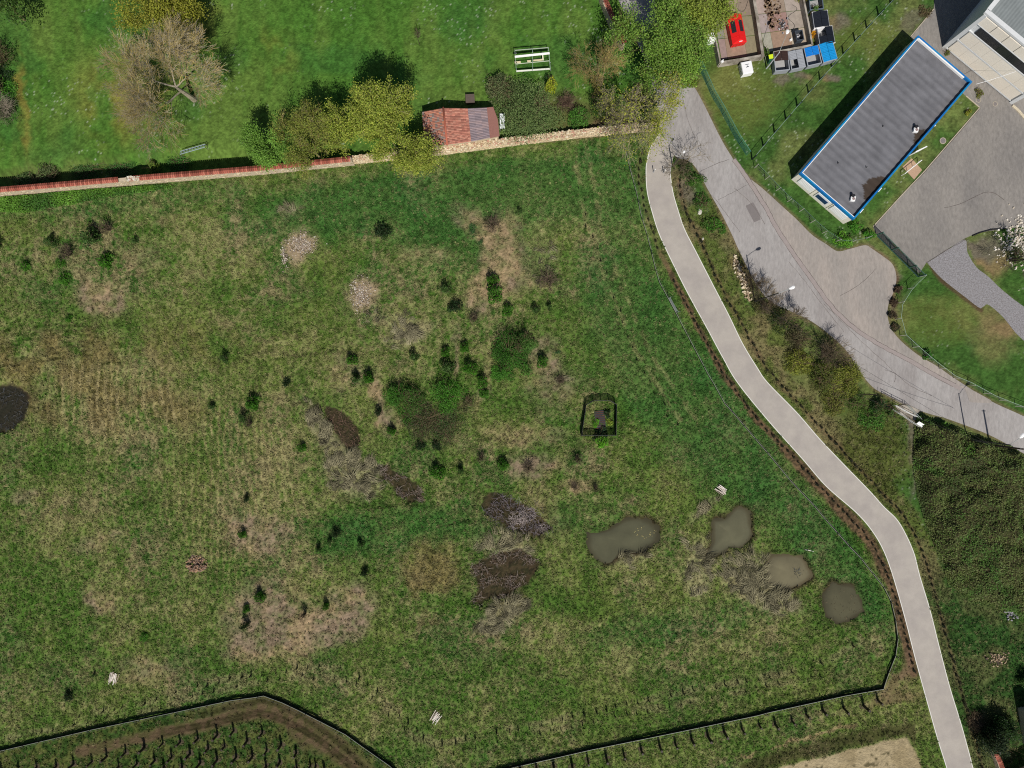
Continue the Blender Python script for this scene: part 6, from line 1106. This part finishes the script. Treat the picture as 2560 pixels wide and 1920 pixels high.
for x in (.28, L2 - .28): mb = MB(); mb.box(x, -.05, .03, .5, .2, HT - .35, 0); mb.build('corner_post', M_lgrey, tb)
mb = MB()
for x, y, lx, ly in ((L2 / 2, .2, L2 + .3, .6), (.1, D2_ / 2, .6, D2_ - .9), (L2 - .1, D2_ / 2, .6, D2_ - .9)): mb.box(x, y, HT - .28, lx, ly, .3)
mb.build('parapet', M_lgrey, tb)
nu, nv = 60, 40; uu, vv = np.meshgrid(np.linspace(.35, L2 - .35, nu), np.linspace(.45, D2_ - .1, nv)); zz = HT - .2 + .03 * (np.arange(nu)[None] % 2) + 0 * vv; nz = fbm(uu.ravel(), vv.ravel() * .4, 1.0, 3, 930).reshape(uu.shape); jj = (np.arange(nv - 1)[:, None] * nu + np.arange(nu - 1)[None]).ravel()
np_mesh('roof', np.stack([uu.ravel(), vv.ravel(), zz.ravel()], 1), np.stack([jj, jj + 1, jj + nu + 1, jj + nu], 1), (LA((122, 128, 128))[None, None] * (.85 + .3 * nz)[..., None]).reshape(-1, 3), M_roofg, tb)
cable('overhead_cable', tuple(r3 + Vector((0, 0, HB + .1))), tuple(A_ + U2 * 9.2 + Vector((0, 0, 5.1)) - Vector((-U2.y, U2.x, 0)) * .2), .25, .03, 'white cable from the blue edged roof corner to the tall facade', 'e8e8e8')
kb2 = MB(); pr = None
for x, y in [(2531, 264), (2545, 276), (2562, 296), (2600, 330)]:
    q = PZ(x, y, .06)
    if pr is not None: kb2.beam(pr, q, .35, .2, lin('c0b49c'))
    pr = q
tag(kb2.build('broken_kerb', M_rubble), 'broken pale kerb at the right edge below the tall building', 'kerb')
kb2 = MB(); pr = None
for x, y in [(2431, 590), (2450, 582), (2480, 574), (2516, 572)]:
    q = PZ(x, y, .1)
    if pr is not None: kb2.beam(pr, q, .1, .2, lin('2c2824'))
    pr = q
tag(kb2.build('planter_edge', M_vc), 'thin black edging of the planted bed under the dark leafless tree', 'edging')
# ------------------------------------------------------------------ concrete bays
WB = 1.3; bays = empty('concrete_bays', (*P(1890, 90), 0)); tag(bays, 'two open concrete storage bays beside the lime green tree', 'storage bays'); bo_ = Vector((*P(1890, 90), 0)); BQ = lambda x, y, z: PZ(x, y, z) - bo_
M_slabv = mat('floor_slab', vcol=True, rough=.9, noise=.25, nscale=1.6, bump=.01, bscale=20)
L_ = [(1756, -60), (1770, 0), (1786, 75), (1801, 156)]; Bt = [(1801, 156), (1850, 148), (1905, 138)]; Dv = [(1908, 141), (1896, 60), (1886, 0), (1876, -60)]; B2 = [(1934, 131), (1980, 122), (2031, 112)]; Rt = [(2031, 112), (2022, 60), (2011, 5), (1998, -60)]
for ln, w in ((L_, .22), (Bt, .28), (Dv, .42), (B2, .28), (Rt, .25)):
    mb = MB()
    for p, q in zip(ln[:-1], ln[1:]): a, b = BQ(*p, WB), BQ(*q, WB); a.z = b.z = WB / 2; mb.beam(a, b, w, WB)
    mb.build('side_wall', M_conc, bays)
def quadslab(tl, tr, br, bl, col, n=4):
    tl, tr, br, bl = [Vector((*BQ(*p, 0.0).xy, 0)) for p in (tl, tr, br, bl)]
    for i in range(n):
        s0, s1 = i / n + .004, (i + 1) / n - .004; q = [tl.lerp(bl, s0), tr.lerp(br, s0), tr.lerp(br, s1), tl.lerp(bl, s1)]; mb = MB(); mb.prism([(p.x, p.y) for p in q], -.1, .03 + random.uniform(0, .012), tuple(c * random.uniform(.88, 1.1) for c in lin(col))); mb.build('floor_slab', M_slabv, bays)
quadslab((1766, -60), (1788, -60), (1819, 148), (1804, 150), '8c8278'); quadslab((1788.5, -60), (1831, -60), (1868, 142), (1819.5, 148), '96826f'); quadslab((1831.5, -60), (1872, -60), (1906, 136), (1868.5, 142), '827a6a')
quadslab((1876, -60), (1899, -60), (1934, 128), (1913, 132), 'a09284'); quadslab((1899.5, -60), (1948, -60), (1981, 119), (1934.5, 128), '947c6c'); quadslab((1948.5, -60), (1996, -60), (2029, 110), (1981.5, 119), 'a09484')
M_dirt = mat('mud_stain', lin((88, 70, 56)), .9, noise=.4, nscale=3)
# scattered dirt and scrap in the right bay
rr = random.Random(21); mb = MB()
for i in range(260):
    t = rr.random(); x = 1918 + 14 * t + rr.gauss(0, 6) + (22 if i % 3 == 0 else 0); y = 0 + 75 * t; X_, Y_ = P(x, y); q = rr.uniform(.06, .32); mb.box(X_, Y_, .045, q, q * .8, .03, rr.uniform(0, 3), lin(rr.choice(['6a5444', '7c6450', '54443a', '8c7458'])))
o = mb.build('dirt_crumbs', M_stone); tag(o, kind='stuff')
sc = empty('scrap_pile', (*P(1956, 64), .03)); tag(sc, 'small grey scrap pile in the right concrete bay', 'scrap pile'); mb = MB()
for i in range(40): q = rr.uniform(.08, .3); mb.box(rr.gauss(0, .3), rr.gauss(0, .55), rr.uniform(0, .22), q, q * .6, .08, rr.uniform(0, 3), lin(rr.choice(['8c8c90', '5c5a5c', 'b4b0b0', '3c3a3c', '70625a'])))
mb.build('scrap', M_vc, sc)
for x, y, lab in ((1805, 154.5, 'small white block on the corner of the left bay wall'), (1976, 101, 'crumpled white sheet in the shaded corner of the right bay')):
    e = empty('white_block', (*P(x, y, 1.3 if x < 1850 else 0), 1.3 if x < 1850 else .05), .4); tag(e, lab, 'debris'); mb = MB(); mb.box(0, 0, 0, .4, .3, .22, 0, (.7, .7, .72), .8); mb.box(.18, .14, 0, .25, .2, .15, .7, (.7, .7, .72), .7); mb.build('block', M_white, e)
hs = MB(); pr = None; rr = random.Random(2); o_ = Vector((*P(1975, 40), 0))
for i in range(46):
    t = i / 45 * 11; x = 1980 + 14 * math.sin(t * .9) * (1 - i / 70) + rr.gauss(0, .5); y = 12 + i * 1.5; q = PZ(x, y, .06) - o_
    if pr is not None: hs.tube(pr, q, .028, .028, 4, (.02, .02, .02))
    pr = q
o = hs.build('hose', M_vc, None, tuple(o_)); tag(o, 'thin black hose winding over the right bay floor', 'hose')
hs = MB(); pr = None; o_ = Vector((*P(1855, 20), 0))
for x, y in catmull([(1842, 8), (1843, 20), (1850, 27), (1858, 28), (1864, 20), (1868, 8), (1872, -4)], 2):
    q = PZ(x, y, .06) - o_
    if pr is not None: hs.tube(pr, q, .025, .025, 4, (.03, .03, .03))
    pr = q
o = hs.build('hose', M_vc, None, tuple(o_)); tag(o, 'short black hose loop on the left bay floor beyond the red container', 'hose')
# red container with gabled lid
rc = empty('red_container', (*P(1842, 73, 1.2), 0), .194); tag(rc, 'bright red container with gabled lid and two black hatches in the left bay', 'container'); M_red = mat('red_paint', lin((214, 30, 30)), .45, noise=.08, nscale=2)
W_, Ln, he, hr = 2.1, 4.1, 1.25, 1.75; mb = MB(); mb.box(0, 0, .12, W_ - .12, Ln - .1, he - .12, 0, None, 1.04); mb.build('body', M_red, rc)
mb = MB(); mb.add([(-W_ / 2, -Ln / 2, he), (W_ / 2, -Ln / 2, he), (W_ / 2, Ln / 2, he), (-W_ / 2, Ln / 2, he), (0, -Ln / 2 + .35, hr), (0, Ln / 2 - .02, hr)], [(0, 4, 5, 3), (4, 1, 2, 5), (0, 1, 4), (3, 5, 2), (0, 3, 2, 1)]); mb.build('lid', M_red, rc)
sl = math.atan2(hr - he, W_ / 2)
for s in (-1, 1):
    h_ = empty('hatch_tmp'); bpy.data.objects.remove(h_)
    for k in range(5):
        mb = MB(); y0 = -.62 + k * .34 - .05 + .25; mb.box(0, 0, 0, .62, .30, .03, 0, (.02, .02, .022)); o = mb.build('hatch_slat', M_dark, rc); o.location = (s * W_ * .26, y0, he + (hr - he) * .48 + .045); o.rotation_euler = (0, s * sl, 0)
mb = MB(); mb.box(.12, -Ln / 2 + .12, he + .13, .45, .06, .16, 0, (.8, .8, .8)); o = mb.build('label_plate', M_white, rc)
mb = MB(); mb.beam((0, -Ln / 2 + .35, hr + .01), (0, Ln / 2 - .02, hr + .01), .07, .04); mb.build('ridge_strip', M_red, rc)
for s in (-1, 1):
    for y_ in (-1.2, 1.55): mb = MB(); mb.beam((s * .05, y_, hr - .01), (s * W_ / 2, y_, he + .015), .05, .03); mb.build('lid_rib', M_red, rc)
for x in (-.7, -.25, .25, .7): mb = MB(); mb.box(x, -Ln / 2 + .03, .2, .06, .1, he - .25, 0); mb.build('rib', M_red, rc)
# white lifting containers
for x, y, w, l, rz, lab in ((1773, 92, 1.5, 1.75, .2, 'white container with lifting hook half under the lime green tree'), (1866, 171, 1.6, 1.8, .2, 'white container with lifting hook alone on the grass below the left bay')):
    e = empty('white_container', (*P(x, y, .9), 0), rz); tag(e, lab, 'container', 'white containers with lifting hooks'); mb = MB(); mb.box(0, 0, .05, w * .96, l * .96, 1.15, 0, (.8, .8, .8), 1.02); mb.build('body', M_white, e, bevel=.04)
    mb = MB(); mb.box(0, 0, 1.2, w, l, .12, 0, (.8, .8, .8), .9); mb.build('lid', M_white, e, bevel=.03); mb = MB(); mb.beam((-.3, .35, 1.38), (.3, .35, 1.38), .04, .04, lin('6a6e72')); mb.beam((0, .35, 1.36), (0, .0, 1.4), .04, .04, lin('6a6e72')); mb.beam((-.18, -.05, 1.4), (.2, .02, 1.42), .05, .05, lin('4a4e52')); mb.build('lifting_hook', M_vc, e)
    for k in range(4): mb = MB(); mb.box(-w / 2 + .0, -.5 + k * .34, .3, .03, .14, .7, 0, lin('8c9498')); mb.build('side_slot', M_vc, e)
# skips
def skip(px, py, w, l, rz, label, lids, body='8e9298', lidc='2a2422', h=1.25, group='lidded skips beside the bays', ends=None, inside='a0a0a0'):
    e = empty('skip', (*P(px, py, h), 0), rz); tag(e, label, 'skip', group); c = lin(body); t = .06; mb = MB()
    mb.box(0, 0, .1, w * .94, l * .94, .06, 0, lin(inside)); mb.build('floor', M_vc, e)
    mb = MB()
    for x, y, lx, ly in ((0, -l / 2, w, t), (0, l / 2, w, t), (-w / 2, 0, t, l - t), (w / 2, 0, t, l - t)): mb.box(x, y, .1, lx, ly, h - .15, 0, lin(ends) if ends and ly == t else c)
    for x, y, lx, ly in ((0, -l / 2, w + .14, .12), (0, l / 2, w + .14, .12), (-w / 2, 0, .12, l - .12), (w / 2, 0, .12, l - .12)): mb.box(x, y, h - .05, lx, ly, .07, 0, lin(ends) if ends and ly == .12 else tuple(q * 1.1 for q in c))
    mb.build('body', M_vc, e)
    for (a, b) in lids:                                                   # a: -1 left, 1 right; b: -1 near, 1 far
        mb = MB(); m = mat('skip_lid_' + lidc, lin(lidc), .45, noise=.12, nscale=2); mb.box(0, 0, 0, w / 2 - .03, l / 2 - .03, .05, 0); n_ = 6
        for i in range(n_): mb.box(0, -l / 4 + l / 2 * (i + .5) / n_, .05, w / 2 - .12, .07, .035, 0)
        o = mb.build('lid', m, e); o.location = (a * w / 4, b * l / 4, h + .06); o.rotation_euler = (0, a * .10, 0)
    for x in (-w / 2 + .15, w / 2 - .15): mb = MB(); mb.box(x, -l / 2 + .3, 0, .12, .4, .1, 0, lin('3a3a3c')); mb.build('skid', M_vc, e)
    return e
NF = [(-1, 1), (1, 1)]; NN = [(-1, -1), (1, -1)]
skip(1954, 152, 2.0, 2.75, .1, 'skip with brown ribbed rear lids and open front, leftmost of the row', NF, lidc='3c2c28')
skip(1992, 148, 2.0, 2.6, .2, 'skip with light grey lids, one front flap open', NF + [(1, -1)], lidc='96999e')
skip(2032, 139, 2.0, 2.6, .22, 'skip with blue rear lids and open front, third of the row', NF, lidc='1878c8')
skip(2070, 129, 2.05, 2.7, .27, 'skip fully closed by four bright blue lids, rightmost of the row', NF + NN, lidc='1a8cc8')
skip(2065, 89, 2.15, 2.45, .18, 'black lidded skip with white ends and one open flap above the blue skips', NN + [(1, 1)], lidc='1c2028', ends='e8e8e8')
skip(2052, 48, 2.15, 2.3, .14, 'black lidded skip with white ends, all flaps closed, higher up beside the bay', NF + NN, lidc='20242c', ends='e8e8e8')
skip(2040, 2, 1.9, 2.4, .1, 'dark green and grey skip cut by the top photo edge', NF, lidc='24443c', body='54606a')
g_ = skip(1999, 88, 1.0, 1.35, .2, 'small dark grey tipper tub with pale rubbish in the right bay', [], body='3c424a', h=1.1, group='tipper tub', inside='8c8c90')
del g_['group']; g_['category'] = 'tub'
mb = MB(); rr = random.Random(4)
for i in range(14): mb.box(rr.uniform(-.35, .35), rr.uniform(-.5, .5), .16 + rr.uniform(0, .3), rr.uniform(.1, .3), .15, .1, rr.uniform(0, 3), lin(rr.choice(['d8d8dc', 'a8a8b0', '5c5c60'])))
o = mb.build('rubbish', M_vc, None, tuple(g_.location)); tag(o, 'pale rubbish lying inside the small grey tub', 'rubbish')
e = empty('bin', (*P(1928, 141, 1.1), 0), .2); tag(e, 'green bin with a bright lime lid left of the brown lidded skip', 'bin'); mb = MB(); mb.box(0, -.2, 0, .62, .7, 1.0, 0, lin('24503c'), 1.1); mb.build('body', M_vc, e); mb = MB(); mb.box(0, 0, 1.02, .66, .6, .06, 0, lin('c8dc28')); mb.build('lid', M_vc, e)
# ------------------------------------------------------------------ buildings cut by the bottom right corner
for nm, pts, h, lab, rc_ in (('house', [(2510, 1936), (2600, 1898), (2660, 2020), (2550, 2060)], 3.6, 'house with dark slate roof cut by the bottom right corner', '2c3038'), ('outbuilding', [(2543, 1768), (2640, 1756), (2660, 1850), (2556, 1858)], 4.0, 'plain outbuilding at the right photo edge casting a hard black shadow', '7c6a58')):
    P_ = [Vector((*P(*q), 0)) for q in pts]; c0 = P_[0]; e = empty(nm, tuple(c0)); tag(e, lab, 'house' if nm == 'house' else 'shed'); mb = MB(); mb.prism([((q - c0).x, (q - c0).y) for q in P_], 0, h, lin('b4a890')); mb.build('wall', M_vc, e)
    cen = sum(P_, Vector()) / 4; mb = MB(); ov = [(c0 * 0 + (q - cen) * 1.05 + cen - c0) for q in P_]; r_a = (ov[0] + ov[3]) / 2; r_b = (ov[1] + ov[2]) / 2; Zp = lambda q, z: (q.x, q.y, z)
    mb.add([Zp(ov[0], h), Zp(ov[1], h), Zp(ov[2], h), Zp(ov[3], h), Zp(r_a, h + 1.1), Zp(r_b, h + 1.1)], [(0, 1, 5, 4), (2, 3, 4, 5), (0, 4, 3), (1, 2, 5), (3, 2, 1, 0)], lin(rc_)); mb.build('roof', M_tile, e)
e = empty('white_pipe', (*P(2496, 1873), 0), -1.25); tag(e, 'white pipe lying along the garden wall in the bottom right corner', 'pipe'); mb = MB(); mb.tube((-.75, 0, .06), (.75, 0, .06), .06, .06, 8, (.75, .75, .75)); mb.build('tube', M_white, e)
e = empty('white_cane', (*P(2446, 1476), 0), 1.6); tag(e, 'thin white cane lying in the grass right of the lower path', 'cane'); mb = MB(); mb.tube((-.65, 0, .05), (.65, .05, .05), .03, .03, 6, (.75, .75, .72)); mb.build('stick', M_white, e)
